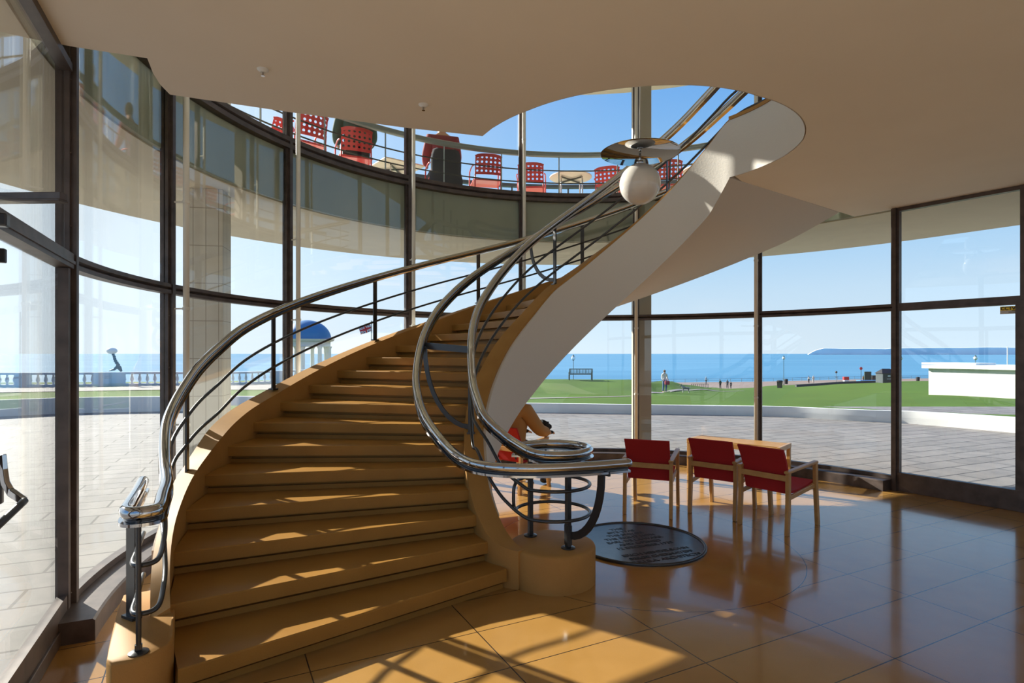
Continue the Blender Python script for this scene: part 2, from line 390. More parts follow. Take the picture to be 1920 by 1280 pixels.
# upstand round the well above
tag(ring(195, 396.5, lambda a: [(ro(a), SLAB0 + .001), (ro(a), 2.425), (ro(a) + .1, 2.425), (ro(a) + .1, SLAB1)], .8).build('trim_1', M_plaster, auto=40), kind='structure')
tag(ring(195, 396.5, lambda a: [(ro(a) - .006, 2.412), (ro(a) - .006, 2.432), (ro(a) + .108, 2.432), (ro(a) + .108, 2.412)], 2).build('trim_2', M_curb, auto=40), kind='structure')
# roof above the upper floor
rf = [P2(3.9, a) for a in arc(0, NL, NR, 3)][:-1] + corridor(3.9)[:-1]
tag(plate('roof', rf, 4.1 * H, 4.35 * H, M_soffit), kind='structure')
# balcony slab outside, with beam at the glass
def balc(mb_name, r0, r1, z0, z1, m):
    out = [P2(r1, a) for a in arc(0, NL, NR, 3)][:-1] + corridor(r1)[:-1]
    inn = [P2(r0, a) for a in arc(0, NL, NR, 3)][:-1] + corridor(r0)[:-1]
    # open strip: cut the back edge so the loop stays simple
    return plate(mb_name, out, z0 * H, z1 * H, m, holes=[inn])
bo = [P2(3.9, a) for a in arc(0, NL, NR, 3)][:-1] + [P2(wall_dist(a, 3.9), a) for a in arc(0, NR, NR - 75, 1.5)]
bi = [P2(2.53, a) for a in arc(0, NL, NR, 3)][:-1] + [P2(wall_dist(a, 2.53), a) for a in arc(0, NR, NR - 75, 1.5)]
bl0 = [P2(wall_dist(a, 3.9), a) for a in arc(0, NL + 30, NL, 1.5)][:-1]; bl1 = [P2(wall_dist(a, 2.53), a) for a in arc(0, NL + 30, NL, 1.5)][:-1]
tag(plate('balcony', bl0 + bo + (bl1 + bi)[::-1], SLAB0 * H, BAL * H, M_soffit), kind='structure')
tag(ring(24, NL + 4, [(2.500, SLAB0 + .008), (2.500, 2.50), (2.529, 2.50), (2.529, SLAB0 + .008)], 2.5).build('trim_3', M_beam, auto=40), kind='structure')

# ---- curved window wall
MUL = [200.6, 179.5, 155.0, 129.0, 103.5, 78.3, 53.5, 29.6]
TR, UT0, UT1 = 1.34, 2.437, 2.518
def mullion(a, z0, z1, wd=.056, dp=.034, R=RG, name='mullion', parent=None):
    mb = MB(); ang = rad(a)
    c = P(R - .008, a, (z0 + z1) / 2)
    mb.box(c, (.45 * dp * H, wd * H, (z1 - z0) * H), ang)                      # flange
    mb.box(P(R - .008 - dp * .45, a, (z0 + z1) / 2), (dp * .55 * H, wd * .45 * H, (z1 - z0) * H), ang)   # web
    mb.box(P(R + .02, a, (z0 + z1) / 2), (.02 * H, wd * .8 * H, (z1 - z0) * H), ang)
    for k in range(9):
        z = z0 + .12 + k * .27
        if z > z1: break
        for s_ in (-1, 1):
            p = Vector(P(R - .008 - .225 * dp, a, z)) + Vector((-sin(ang), cos(ang), 0)) * s_ * wd * .37 * H
            mb.sphere(p, .0075, 8, 5)
    return mb.build(name, M_frame, parent)
for i in range(7):
    a0, a1 = MUL[i], MUL[i + 1]
    sh = .55
    g = ring(a0 - sh, a1 + sh, [(RG - .003, .06), (RG - .003, UT0 + .01), (RG + .003, UT0 + .01), (RG + .003, .06)], 1.2).build('window_%d' % (i + 1), M_glass, auto=40)
    tag(g, kind='structure')
    g2 = ring(a0 - sh, a1 + sh, [(RG - .003, UT1 - .01), (RG - .003, 4.1), (RG + .003, 4.1), (RG + .003, UT1 - .01)], 1.2).build('upper_pane', M_glass, g, auto=40)
    ring(a0 - .3, a1 + .3, [(RG - .028, TR - .026), (RG - .028, TR - .008), (RG - .016, TR), (RG - .028, TR + .008), (RG - .028, TR + .026), (RG + .02, TR + .026), (RG + .02, TR - .026)], 1.5).build('transom', M_frame, g, auto=40)
    ring(a0 - .3, a1 + .3, [(RG - .032, UT0), (RG - .032, UT0 + .03), (RG - .018, UT0 + .04), (RG - .032, UT0 + .05), (RG - .032, UT1), (RG + .024, UT1), (RG + .024, UT0)], 1.5).build('upper_transom', M_frame, g, auto=40)
    ring(a0 - .3, a1 + .3, [(RG - .02, .078), (RG - .02, .105), (RG + .02, .105), (RG + .02, .078)], 1.5).build('bottom_rail', M_frame, g, auto=40)
    mullion(a0, .0, 4.1, name='mullion', parent=g)
    if i == 6: mullion(a1, .0, 4.1, name='mullion', parent=g)
tag(ring(MUL[0] - 2.5 + 7, MUL[7] + .6, [(2.345, 0), (2.345, .07), (2.352, .077), (2.515, .077), (2.515, 0)], 2).build('trim_4', M_frame, auto=40), kind='structure')

# ---- straight glazed side walls (doors)
def seg_wall(n0, a_start, L, name, segs, kick):
    """side wall starting at the end mullion, heading away towards the hall; returns list of station functions"""
    p0 = Vector(P(RG, a_start, 0)); d = Vector((sin(rad(n0)), -cos(rad(n0)), 0))
    if (d.y > 0): d = -d
    return p0, d
def side_frame(idx, p0, d, s0, s1, kick, parent=None, door=False):
    up = Vector((0, 0, 1)); rz = atan2(d.y, d.x)
    def pt(s, z): q_ = p0 + d * s; return (q_.x, q_.y, z * H)
    m_ = (s0 + s1) / 2; L = s1 - s0
    nm = ('door_%d' if door else 'window_%d') % idx
    g = MB().box(pt(m_, (kick + 4.1) / 2), (L, .01, (4.1 - kick) * H), rz).build(nm, M_glass); tag(g, kind='structure')
    MB().box(pt(m_, (kick) / 2), (L, .075, kick * H), rz).build('bottom_rail', M_frame, g, bevel=.004)
    MB().box(pt(m_, TR), (L, .085, .055 * H), rz).box(pt(m_, TR - .006), (L, .10, .012 * H), rz).build('transom', M_frame, g)
    MB().box(pt(m_, SLAB0 - .012), (L, .07, .03 * H), rz).build('head_rail', M_frame, g)
    MB().box(pt(s1, 2.05), (.09, .09, 4.1 * H), rz).build('mullion', M_frame, g)
    return g, pt, rz
pR = Vector(P(RG, MUL[7], 0)); dR = Vector((.575, -.818, 0)).normalized()
pL = Vector(P(RG, MUL[0], 0)) ; dL = Vector((.438, -.899, 0)).normalized()
door2, ptR, rzR = side_frame(2, pR, dR, .04, .735 * H, .135, door=True)
MB().box(ptR(.70 * H, (TR + .1) / 2), (.06, .05, (TR - .1) * H), rzR).build('stile', M_frame, door2)
for k in range(6): side_frame(8 + k, pR, dR, (.735 + .9 * k) * H, (.735 + .9 * (k + 1)) * H, .135)
door1, ptL, rzL = side_frame(1, pL, dL, .04, .95 * H, .05, door=True)
MB().box(ptL(.055 * H, (TR - .03 + .05) / 2), (.05, .06, (TR - .08) * H), rzL).build('stile', M_frame, door1)
MB().box(ptL(.5 * H, .085), (.9 * H, .05, .09 * H), rzL).build('kick_plate', M_frame, door1)
for k in range(4): side_frame(14 + k, pL, dL, (.95 + 1.1 * k) * H, (.95 + 1.1 * (k + 1)) * H, .05)
# left door furniture
nrmL = Vector((-dL.y, dL.x, 0)) ; nrmL = nrmL if nrmL.x > 0 else -nrmL
cl = empty('door_closer'); cl.parent = door1
MB().box((0, 0, 0), (.40, .045, .035), rad(178)).box((0, 0, -.022), (.40, .06, .010), rad(178)).build('arm', M_frame, cl, bevel=.003)
cl.location = G(18, 366, 1.5) if False else W((45 - 960) / F * 1.70, 1.70, 1 + (HV - 369) * 1.70 / F)
hd = empty('door_handle'); hd.parent = door1; hd['label'] = 'angled chrome panic handle with a dark push bar'
def LP(u, v, Y): return W((u - 960) * Y / F, Y, 1 + (HV - v) * Y / F)
MB().strip([LP(2, 852, 1.34), LP(6, 880, 1.34), LP(10, 905, 1.335), LP(20, 922, 1.33), LP(46, 940, 1.30)], .018, .03).build('arm', M_chrome, hd, bevel=.003)
MB().tube([LP(46, 938, 1.30), LP(36, 948, 1.28), LP(-20, 1000, 1.15), LP(-60, 1032, 1.08)], .013, 12).build('push_bar', M_dark, hd, smooth=True)
MB().box(LP(-4, 915, 1.345), (.03, .03, .12), rzL).build('mounting', M_dark, hd, bevel=.004)
MB().box(LP(2, 479, 1.37), (.03, .03, .055), rzL).build('door_stop', M_black, door1, bevel=.004)
MB().box(LP(0, 412, 1.31), (.045, .05, .05), rzL).build('door_bracket', M_dark, door1, bevel=.006)
# sticker on the right door
st = empty('warning_sticker', ptR(.655 * H, 1.278), rzR); st.location = Vector(st.location) - Vector((dR.y, -dR.x, 0)) * -.012
tag(st, 'yellow and grey CCTV warning sticker in the top corner of the right door', 'sticker')
MB().box((0, 0, .022), (.17, .002, .045)).build('yellow_half', mat('sticker_yellow', (1, .72, .05), .5), st)
MB().box((0, 0, -.018), (.17, .002, .036)).build('grey_half', mat('sticker_grey', (.62, .60, .56), .5), st)
def text(name, s, size, loc, rot, m, parent=None, ext=.001, align='LEFT'):
    c = bpy.data.curves.new(name, 'FONT'); c.body = s; c.size = size; c.extrude = ext; c.align_x = align; c.materials.append(m)
    o = bpy.data.objects.new(name, c); COL.objects.link(o); o.location = loc; o.rotation_euler = rot
    c.offset = .0012
    me = bpy.data.meshes.new_from_object(o.evaluated_get(bpy.context.evaluated_depsgraph_get()))
    o2 = bpy.data.objects.new(name, me); COL.objects.link(o2); o2.location = loc; o2.rotation_euler = rot
    bpy.data.objects.remove(o)
    if parent: o2.parent = parent
    return o2
tx = text('lettering', 'CCTV \u20ac.', .047, (-.08, -.003, .006), (rad(90), 0, 0), M_black, st)
MB().box((.03, -.002, -.004), (.035, .002, .007)).box((.03, -.002, -.016), (.09, .002, .003)).box((.03, -.002, -.023), (.09, .002, .003)).build('small_print', M_black, st)

# ------------------------------------------------------------------ staircase
N_ST = 26; RISE = .0885; RI, RO = .915, 2.11
def step_a(k): return 219.5 - 7.43 * (k - 1) if k <= 13 else 130.34 - 6.8 * (k - 13)
def nose(a): return RISE * (1 + (219.5 - a) / 7.43) if a > 130.34 else RISE * (13 + (130.34 - a) / 6.8)
stair = empty('spiral_staircase', P(1.5, 219, 0))
tag(stair, 'sweeping spiral staircase of tan terrazzo with white plaster underside and chrome rails', 'staircase')
IO = Matrix.Translation(-Vector(stair.location))
def st_part(mb, name, m, parent=None, **kw):
    o = mb.build(name, m, parent or stair, **kw)
    if parent is None: o.matrix_parent_inverse = IO
    return o
in_top = [(222, .162), (218, .168), (214, .19), (210, .225), (205, .275), (200, .335), (193, .435), (185, .555), (175, .685), (160, .875), (146, 1.062), (131, 1.25), (119, 1.423), (104.6, 1.573), (79.5, 1.872), (65.4, 2.05), (47.8, 2.292), (38, 2.425), (34, 2.43)]
out_top = [(224, .16), (210, .163), (206, .18), (202, .222), (197.7, .285), (193, .375), (189, .475), (185, .565), (181.4, .635), (176, .70), (168, .775), (160.5, .865), (142.7, 1.09), (127.4, 1.28), (119, 1.395), (100, 1.64), (42, 2.38), (36, 2.42)]
out_in = [(214.5, .160), (212.5, .185), (210.5, .255), (207, .318), (203, .37), (200, .40), (195, .462), (189, .525), (185, .575), (181, .632), (176, .69)] + [(a_, z_ - .01) for a_, z_ in out_top if a_ < 170]
def smooth_tab(tab, a, d=2.0): return sum(lerp_tab(tab, a + k * d) for k in (-1, -.5, 0, .5, 1)) / 5
def soff(a, R):
    off = .345 if R > 1.5 else .385
    z = nose(a) - off
    if a < 46: z = lerp_tab([(36.4, SLAB0 - .004), (46, nose(46) - off)], a)
    return max(z, 0)
for k in range(1, N_ST + 1):
    a = step_a(k); a2 = step_a(k + 1) if k < N_ST else 36.4; zt = RISE * k; zb = RISE * (k - 1)
    under = max(0, zb - .13)
    if k > 22: under = max(under, min(zb - .02, SLAB0 + .06))
    tb = .050                                         # height of the nosing face
    def prof(R, off_a):                                # (arc distance behind the nosing, z)
        return off_a
    secs = []
    for R in (RI - .02, 1.3, 1.7, RO + .004):
        def q(back, z): return P(R, a - degrees(back / R), z)
        end = a2 - 3.2
        r_ = [q(.004, zt), q(0, zt - .004), q(0, zt - tb), q(.046, zt - tb), q(.046, zt - tb - .017), q(.026, zt - tb - .017), q(.026, under), P(R, end, under), P(R, end, zt)]
        secs.append(r_)
    st_part(MB().sweep(secs), 'step', M_step)
rin = lambda a: RI - .055 * max(0, (a - 211) / 10) ** 1.6
st_part(ring(221.5, 37, lambda a: [(RI - .098, max(0, soff(a, 1) + .10)), (RI - .098, smooth_tab(in_top, a)), (rin(a), smooth_tab(in_top, a) + (.012 if a < 200 else .0)), (rin(a), max(0, nose(a) - .20))][::-1], 1.5), 'inner_curb', M_curb, auto=40)
def cl01(x): return max(0.0, min(1.0, x))
def rout(a): return RO + .10 - .045 * cl01((a - 187) / 14)
def zout(a):
    k_ = cl01((a - 183) / 9); return smooth_tab(out_top, a) * (1 - k_) + (smooth_tab(out_in, a, 1.2) - .022) * k_
st_part(ring(213, 37, lambda a: [(RO, max(0, nose(a) - .20)), (RO, smooth_tab(out_in, a, 1.2)), (rout(a), zout(a) - .004), (rout(a), max(0, nose(a) - .2))], 1.5), 'outer_curb', M_curb, auto=40)
# white shell: inner face, underside, outer face
def shell(a):
    it = smooth_tab(in_top, a) - .018; ot = zout(a) - .035; ro_ = rout(a)
    return [(RI - .112, soff(a, 1)), (RI - .112, it), (RI - .0985, it), (RI - .0985, max(soff(a, 1) + .03, .001)), (ro_ + .0005, max(soff(a, 2), 0) + .03), (ro_ + .0005, ot), (ro_ + .012, ot), (ro_ + .012, soff(a, 2))]
st_part(ring(205, 36.4, shell, 1.5), 'soffit', M_plaster, auto=50)
# landing at the top
st_part(ring(41.5, 36.4, [(RI - .09, SLAB0 + .13), (RI - .09, SLAB1), (RO + .09, SLAB1), (RO + .09, SLAB0 + .13)], 2), 'landing', M_step)
# end drum and end plinth
DX, DY, DR = .18, 2.564, .19
drum = MB().lathe([(DR, 0), (DR, .148), (DR - .004, .157), (DR - .014, .162), (0.001, .162)], (0, 0, 0), 48)
drum.v = [((DX + x) * H, (DY + y) * H, z * H) for x, y, z in drum.v]
st_part(drum, 'newel_drum', M_curb, auto=40)
pl_loop = [(-1.004, 1.71), (-.99, 1.66), (-1.005, 1.605), (-1.04, 1.572), (-1.085, 1.560), (-1.11, 1.575), (-1.15, 1.64), (-1.22, 1.76), (-1.30, 1.90), (-1.355, 2.01), (-1.20, 2.10), (-1.18, 2.02)]
plp = MB(); n_ = len(pl_loop); cxp = sum(p[0] for p in pl_loop) / n_; cyp = sum(p[1] for p in pl_loop) / n_
def sh(p, k): return (cxp + (p[0] - cxp) * k, cyp + (p[1] - cyp) * k)
plp.sweep([[W(*p, 0) for p in pl_loop], [W(*p, .152) for p in pl_loop], [W(*sh(p, .985), .160) for p in pl_loop], [W(*sh(p, .96), .163) for p in pl_loop]])
st_part(plp, 'newel_plinth', M_curb, auto=40)

# ---- handrails: chrome tube carried on a flat bar
def rail(name, pts, r=.031, parent=stair, m=None, flat=.064, drop=.050, th=.015, n=5):
    c = catmull(pts, n)
    o = MB().tube(c, r, 14, round_end=True).build(name, m or M_chrome, parent, smooth=True)
    o.matrix_parent_inverse = IO
    b = MB().strip(dz(c, -drop), flat, th).build('flat_bar', M_chrome, o, auto=50)
    b.matrix_parent_inverse = Matrix.Identity(4)
    # small web between tube and flat bar
    MB().strip(dz(c, -drop * .6), .012, .022).build('web', M_dark, o)
    return o, c
ro_z = [(205, .655), (201, .715), (196, .80), (192, .872), (186.8, .965), (180, 1.068), (174.8, 1.157), (161, 1.337), (142.3, 1.573), (125.1, 1.785), (106.1, 2.00), (79, 2.33), (42, 2.83)]
left_pts = [W(-1.295, 2.02, .553), W(-1.22, 1.88, .553), W(-1.13, 1.70, .553), W(-1.095, 1.635, .553), W(-1.065, 1.615, .552), W(-1.022, 1.635, .553), W(-1.025, 1.675, .555), W(-1.07, 1.765, .566), P(2.119, 212, .582), P(2.126, 208, .612), P(2.141, 204, .668), P(2.155, 200.5, .727)]
left_pts += [P(2.16, a, smooth_tab(ro_z, a)) for a in (197, 193, 188, 182, 175, 166, 155, 142, 129, 116, 103, 90, 77, 64, 52, 42)]
orail, oc = rail('outer_handrail', left_pts)
def simple_tube(name, pts, r, m, parent, n=5):
    o = MB().tube(catmull(pts, n), r, 10, round_end=True).build(name, m, parent, smooth=True); return o
for off, zN, k in ((.19, .40, 0), (.335, .262, 1)):
    pts = [W(-1.235, 1.93, zN), W(-1.14, 1.75, zN), W(-1.09, 1.655, zN), W(-1.06, 1.635, zN), W(-1.035, 1.652, zN), W(-1.035, 1.69, zN + .004), W(-1.075, 1.775, zN + .016), W(-1.12, 1.86, zN + .045), W(-1.19, 1.97, zN + .10), P(2.15, 203.5, zN + .155)]
    pts += [P(2.16, a, smooth_tab(ro_z, a) - off * min(1, .72 + (197 - a) * .02)) for a in (197, 193, 188, 182, 175, 166, 155, 142, 129, 116, 103, 90, 77, 64, 52, 42)]
    simple_tube('mid_rail', pts, .0125, M_dark, orail)
for a in (191.8, 167.4, 141.9, 116.3, 91, 66):
    z0 = smooth_tab(out_top, a); z1 = smooth_tab(ro_z, a) - .03
    MB().box(P(2.16, a, (z0 + z1) / 2), (.014, .052, (z1 - z0) * H), rad(a)).box(P(2.16, a, z0 + .004), (.05, .085, .016), rad(a)).build('post', M_dark, orail)
MB().box(W(-1.205, 1.825, (.163 + .53) / 2), (.078, .014, .367 * H), rad(-28)).box(W(-1.205, 1.825, .168), (.10, .05, .014), rad(-28)).build('post', M_dark, orail)
pf = W(-1.045, 1.612, .163); MB().tube([pf, W(-1.045, 1.612, .535)], .0115, 12).lathe([(.042, 0), (.042, .006), (.03, .012), (.016, .016)], pf, 20).box((pf[0], pf[1], pf[2] + .02), (.03, .02, .04), rad(30)).build('post', M_dark, orail, auto=40)

in_z = [(212, .655), (207, .70), (200, .78), (192, .868), (184, 1.03), (178, 1.115), (170, 1.215), (152, 1.425), (128, 1.728), (101, 2.03), (64, 2.47), (47, 2.68), (36, 2.79), (20, 2.80)]
RB = .89
ringp = lambda z, rr, a0, a1, st=15: [W(DX + rr * cos(rad(a)), DY + rr * sin(rad(a)), z) for a in arc(0, a0, a1, st)]
bp_ = [P(.88, a, smooth_tab(in_z, a)) for a in (-60, -30, 0, 20, 36, 48, 60, 72, 84, 96, 108, 120, 132, 144, 155, 165, 175, 184, 192, 199, 205)]
bp_ += [P(.86, 210, .672), P(.828, 214, .628), W(.040, 2.478, .600)]
bp_ += [W(DX + .163 * cos(rad(a)), DY + .163 * sin(rad(a)), z) for a, z in ((232, .585), (248, .578))] + ringp(.576, .163, 262, 542, 14)
irail, ic = rail('inner_handrail', bp_, n=4)
for off, zR, rr, rp in ((.17, .425, .165, .88), (.32, .30, .165, .88)):
    pts = [P(rp, a, smooth_tab(in_z, a) - off) for a in (-60, -30, 0, 20, 36, 48, 60, 72, 84, 96, 108, 120, 132, 144, 155, 165, 175, 184, 192)]
    zz = lambda a: smooth_tab(in_z, a) - off
    zs = ((.66, .598, .508, .462, .440) if zR > .4 else (.545, .446, .37, .332, .310))
    pts += [P(.88, 199, zs[0]), P(.86, 205, zs[1]), P(.835, 210, zs[2]), W(-.010, 2.545, zs[3]), W(.032, 2.49, zs[4])]
    pts += ringp(zR, rr, 228, 535, 14)
    simple_tube('mid_rail', pts, .0125, M_dark, irail, 4)
MB().tube(catmull([W(DX - .163, DY, .425), W(DX - .172, DY - .01, .40), W(DX - .172, DY - .01, .33), W(DX - .163, DY, .30)], 5), .0125, 10).build('ring_link', M_dark, irail, smooth=True)
# sweeping outer-reach rail
az = [(211, .578), (205, .64), (198, .712), (190, .80), (184, .90), (178, 1.02), (171.7, 1.135), (160, 1.285), (147.5, 1.446), (122.2, 1.745), (85, 2.215), (66.4, 2.41), (44.8, 2.70), (36, 2.79), (20, 2.80)]
ar = [(230, 1.0), (211, 1.075), (198, 1.125), (184, 1.157), (120, 1.155), (60, 1.15), (20, 1.15)]
ap = [P(lerp_tab(ar, a), a, smooth_tab(az, a)) for a in (-60, -30, 0, 20, 36, 48, 60, 72, 84, 96, 108, 120, 132, 144, 155, 165, 175, 184, 191, 198, 205, 211)]
ap += [W(-.17, 2.335, .560), W(-.07, 2.278, .552), W(.06, 2.262, .55), W(.20, 2.278, .55), W(.34, 2.318, .55), W(.478, 2.375, .55)]
arail, ac = rail('sweeping_handrail', ap, n=5)
def inner_post(a, aA):
    z0 = smooth_tab(in_top, a); zb = smooth_tab(in_z, a) - .03; za = smooth_tab(az, aA) - .03
    b = Vector(P(.88, a, z0)); t1 = Vector(P(.88, a, zb)); A1 = Vector(P(1.145, aA, za))
    MB().box((b + t1) / 2, (.05, .014, (zb - z0) * H), rad(a)).box(P(.88, a, z0 + .005), (.07, .05, .014), rad(a)).build('post', M_dark, irail)
    # curved bracket out to the sweeping rail
    rr = Vector((A1.x - b.x, A1.y - b.y, 0)); D = rr.length; rr.normalize(); zl = b.z + .035 * H; hz = A1.z - zl
    pts = [b + rr * (.015 + D * .96 * sin(t)) + Vector((0, 0, .035 * H + hz * (1 - cos(t)))) - Vector((0, 0, 0)) for t in [pi / 2 * i / 10 for i in range(11)]]
    MB().strip(pts, .014, .040, up=rr + Vector((0, 0, .01))).bar(t1, A1 + rr * .02, .014, .058).build('bracket', M_dark, arail)
for a, aA in ((182.5, 175), (116, 118), (66, 67)): inner_post(a, aA)
# posts on the drum
f1 = W(.242, 2.485, .162); MB().box(W(.242, 2.485, .355), (.030, .045, .386 * H), rad(20)).box(W(.242, 2.485, .22), (.036, .052, .14), rad(20)).lathe([(.05, 0), (.05, .008), (.03, .014)], f1, 20).build('post', M_dark, irail)
f2 = W(.085, 2.655, .162); MB().box(W(.085, 2.655, .36), (.030, .040, .39 * H), rad(20)).lathe([(.05, 0), (.05, .008), (.03, .014)], f2, 20).build('post', M_dark, irail)
b0 = Vector(W(.25, 2.48, .22)); e0 = Vector(W(.365, 2.35, .515)); dd = Vector((e0.x - b0.x, e0.y - b0.y, 0))
pts = [b0 + dd * sin(t) ** 1.0 + Vector((0, 0, (e0.z - b0.z) * (1 - cos(t)) * .95)) for t in [pi / 2 * i / 10 for i in range(11)]] + [e0]
MB().strip(pts, .016, .055, up=dd.normalized() + Vector((0, 0, .01))).bar(Vector(W(.242, 2.485, .525)), e0 + dd * .25, .016, .03).build('bracket', M_dark, arail)

# ------------------------------------------------------------------ pendant lamp on the stair axis
lamp = empty('pendant_lamp', P(0, 0, 1.885)); tag(lamp, 'white glass globe lamp hanging under a mirror disc in the stair well', 'pendant lamp')
M_globe = mat('opal_glass', (.72, .68, .63), .12, spec=.6)
MB().sphere((0, 0, 0), .106 * H, 40, 24).build('globe', M_globe, lamp, smooth=True)
z0 = (2.045 - 1.885) * H
M_mirror = mat('mirror_disc', (.45, .44, .43), .035, metal=1)
MB().lathe([(.01, .02), (.2 * H, .012), (.205 * H, .006), (.2 * H, 0), (.01, .004)], (0, 0, z0), 64).build('reflector_disc', M_mirror, lamp, auto=40)
MB().tube([(0, 0, .1 * H), (0, 0, z0)], .010, 12).lathe([(.03, 0), (.03, .03), (.012, .04)], (0, 0, .10 * H), 16).build('stem', M_chrome, lamp, smooth=True)
MB().tube([(0, 0, z0), (0, 0, (4.1 - 1.885) * H)], .008, 10).build('hanging_rod', M_pipe, lamp, smooth=True)
# ceiling fittings
for (u, v, lab) in ((493, 130, 'small white ceiling sprinkler nearer the left glass wall'), (794, 196, 'small white ceiling sprinkler close to the edge of the stair well')):
    x, y, z = G(u, v, SLAB0); s_ = empty('ceiling_sprinkler', (x, y, z)); tag(s_, lab, 'sprinkler')
    MB().lathe([(.035, 0), (.033, -.006), (.02, -.014), (.018, -.02)], (0, 0, 0), 24).build('rose', M_white, s_, auto=50)
    MB().tube([(0, 0, -.02), (0, 0, -.04)], .006, 8).lathe([(.012, -.042), (.012, -.04)], (0, 0, 0), 12).build('nozzle', M_chrome, s_)

# ------------------------------------------------------------------ brass plaque in the floor
pq = empty('floor_plaque', W(.668, 3.045, 0)); tag(pq, 'round dark bronze commemorative plaque set in the floor beside the stair foot', 'plaque')
MB().lathe([(.345 * H, 0), (.345 * H, .008), (.335 * H, .014), (.325 * H, .012), (.001, .012)], (0, 0, 0), 96).build('disc', M_bronze, pq, auto=40)
rp = [((.338 * H) * cos(rad(a)), (.338 * H) * sin(rad(a)), .012) for a in range(0, 360, 5)]
MB().tube(rp, .013, 10, closed=True).build('rim', M_dark, pq, smooth=True)
M_ink = mat('plaque_lettering', (.012, .011, .01), .5)
for i, s_ in enumerate(['THIS', 'SITE WAS', 'THE MAYOR', 'THE RIGHT HON', 'EARL DE LA WARR', 'AND OPENED', '12 DECEMBER 1935', '', 'ERICH MENDELSOHN', 'SERGE CHERMAYEFF', 'F.R.I.B.A. ARCHITECTS']):
    if not s_: continue
    t = text('inscription', s_, .066, (0, 0, 0), (0, 0, rad(20)), M_ink, pq, .0008, 'CENTER')
    d = .36 - i * .082; t.location = (-sin(rad(20)) * d * .98, cos(rad(20)) * d * .98 , .0128)

# ------------------------------------------------------------------ cream riser pipes beside the mullions
pos = ['the left end of the stair', 'the domed bandstand view', 'the middle of the long handrail', 'the crossing of the handrails', 'the view of the park bench', 'the slatted table']
for a, p_ in zip(MUL[1:7], pos):
    r_ = empty('heating_pipe', P(2.38, a, .077)); tag(r_, 'slim cream vertical pipe against the window post nearest ' + p_, 'pipe', 'cream pipes along the curved window')
    MB().tube([(0, 0, 0), (0, 0, (4.1 - .077) * H)], .0255, 14).build('tube', M_pipe, r_, smooth=True)
    for z in (.55, 1.16, 1.72, 2.9):
        d = Vector((cos(rad(a)), sin(rad(a)), 0)) * .075 * H
        MB().tube([(0, 0, z * H - .012), (0, 0, z * H + .012)], .031, 12).bar((0, 0, z * H), (d.x, d.y, z * H), .014, .014).build('clip', M_pipe, r_, smooth=False)

# ------------------------------------------------------------------ outside columns under the balcony
def column(R, a, side, rz, lab):
    c = empty('tiled_column', P(R, a, 0)); tag(c, lab, 'column'); c.rotation_euler = (0, 0, rad(rz))
    MB().box((0, 0, SLAB0 * H / 2), (side * H, side * H, SLAB0 * H)).build('lower_shaft', M_pillar, c, bevel=.004)
    MB().box((0, 0, (BAL + 4.1) * H / 2), (side * H, side * H, (4.1 - BAL) * H)).build('upper_shaft', M_pillar, c, bevel=.004)
column(2.78, 163.2, .2, 12, 'square cream tiled column outside the glass left of the stairs')
column(2.78, 77.2, .15, 8, 'slim cream tiled column outside the glass behind the middle window post')

# ------------------------------------------------------------------ wooden armchairs and slatted table
def make_armchair():
    r = empty('armchair')
    for sx in (-1, 1):
        MB().strip([(sx * .232, -.285, 0), (sx * .232, -.265, .30), (sx * .232, -.262, .565)], .034, .046, up=(0, 1, 0)).build('leg', M_wood, r, bevel=.004)
        MB().strip([(sx * .232, .300, 0), (sx * .232, .262, .38), (sx * .232, .255, .60)], .034, .046, up=(0, 1, 0)).build('leg', M_wood, r, bevel=.004)
        MB().strip([(sx * .232, -.30, .572), (sx * .232, .275, .612)], .046, .024).build('armrest', M_wood, r, bevel=.006)
        MB().strip([(sx * .222, -.255, .33), (sx * .222, .262, .385)], .022, .040).build('side_rail', M_wood, r, bevel=.004)
    MB().box((0, -.272, .515), (.44, .020, .052)).build('back_rail', M_wood, r, bevel=.004)
    MB().box((0, .25, .365), (.44, .022, .035)).build('front_rail', M_wood, r, bevel=.004)
    n = 10
    secs = []
    for i in range(n + 1):
        t = i / n; z = .375 + t * .405; y = -.205 - .13 * t + .03 * sin(pi * t)
        wd = .212 + .012 * t
        secs.append([(-wd, y - .012, z), (wd, y - .012, z), (wd, y + .012, z + .004), (-wd, y + .012, z + .004)])
    b = MB(); b.sweep(secs).build('backrest', M_redfab, r, auto=50)
    secs = []
    for i in range(n + 1):
        t = i / n; y = -.215 + t * .48; z = .375 + .045 * t - .018 * sin(pi * t)
        secs.append([(-.207, y, z - .012), (.207, y, z - .012), (.207, y, z + .012), (-.207, y, z + .012)])
    MB().sweep(secs).build('seat', M_redfab, r, auto=50)
    return r
ac0 = make_armchair(); first = True
for (cx, cy, rz, lab) in ((.899, 3.70, -22.8, 'red fabric armchair standing alone, leftmost of the three with backs turned, beside the plaque'),
                          (1.340, 3.668, -41.0, 'red fabric armchair in the middle of the row, half hiding the slatted table'),
                          (1.56, 3.376, -52.5, 'nearest red fabric armchair, at the right end of the row facing the window'),
                          (.055, 4.30, -39.0, 'red fabric armchair behind the stair newel, occupied by a person in tan')):
    o = ac0 if first else copy_tree(ac0); first = False
    o.location = W(cx, cy); o.rotation_euler = (0, 0, rad(rz)); tag(o, lab, 'chair', 'red armchairs by the curved window')
tb = empty('slatted_table', W(1.845, 4.71), atan2(-.484, .568)); tag(tb, 'low birch table with a slatted top standing by the curved window', 'table')
L_, D_, Z_ = 1.22, .50, .478
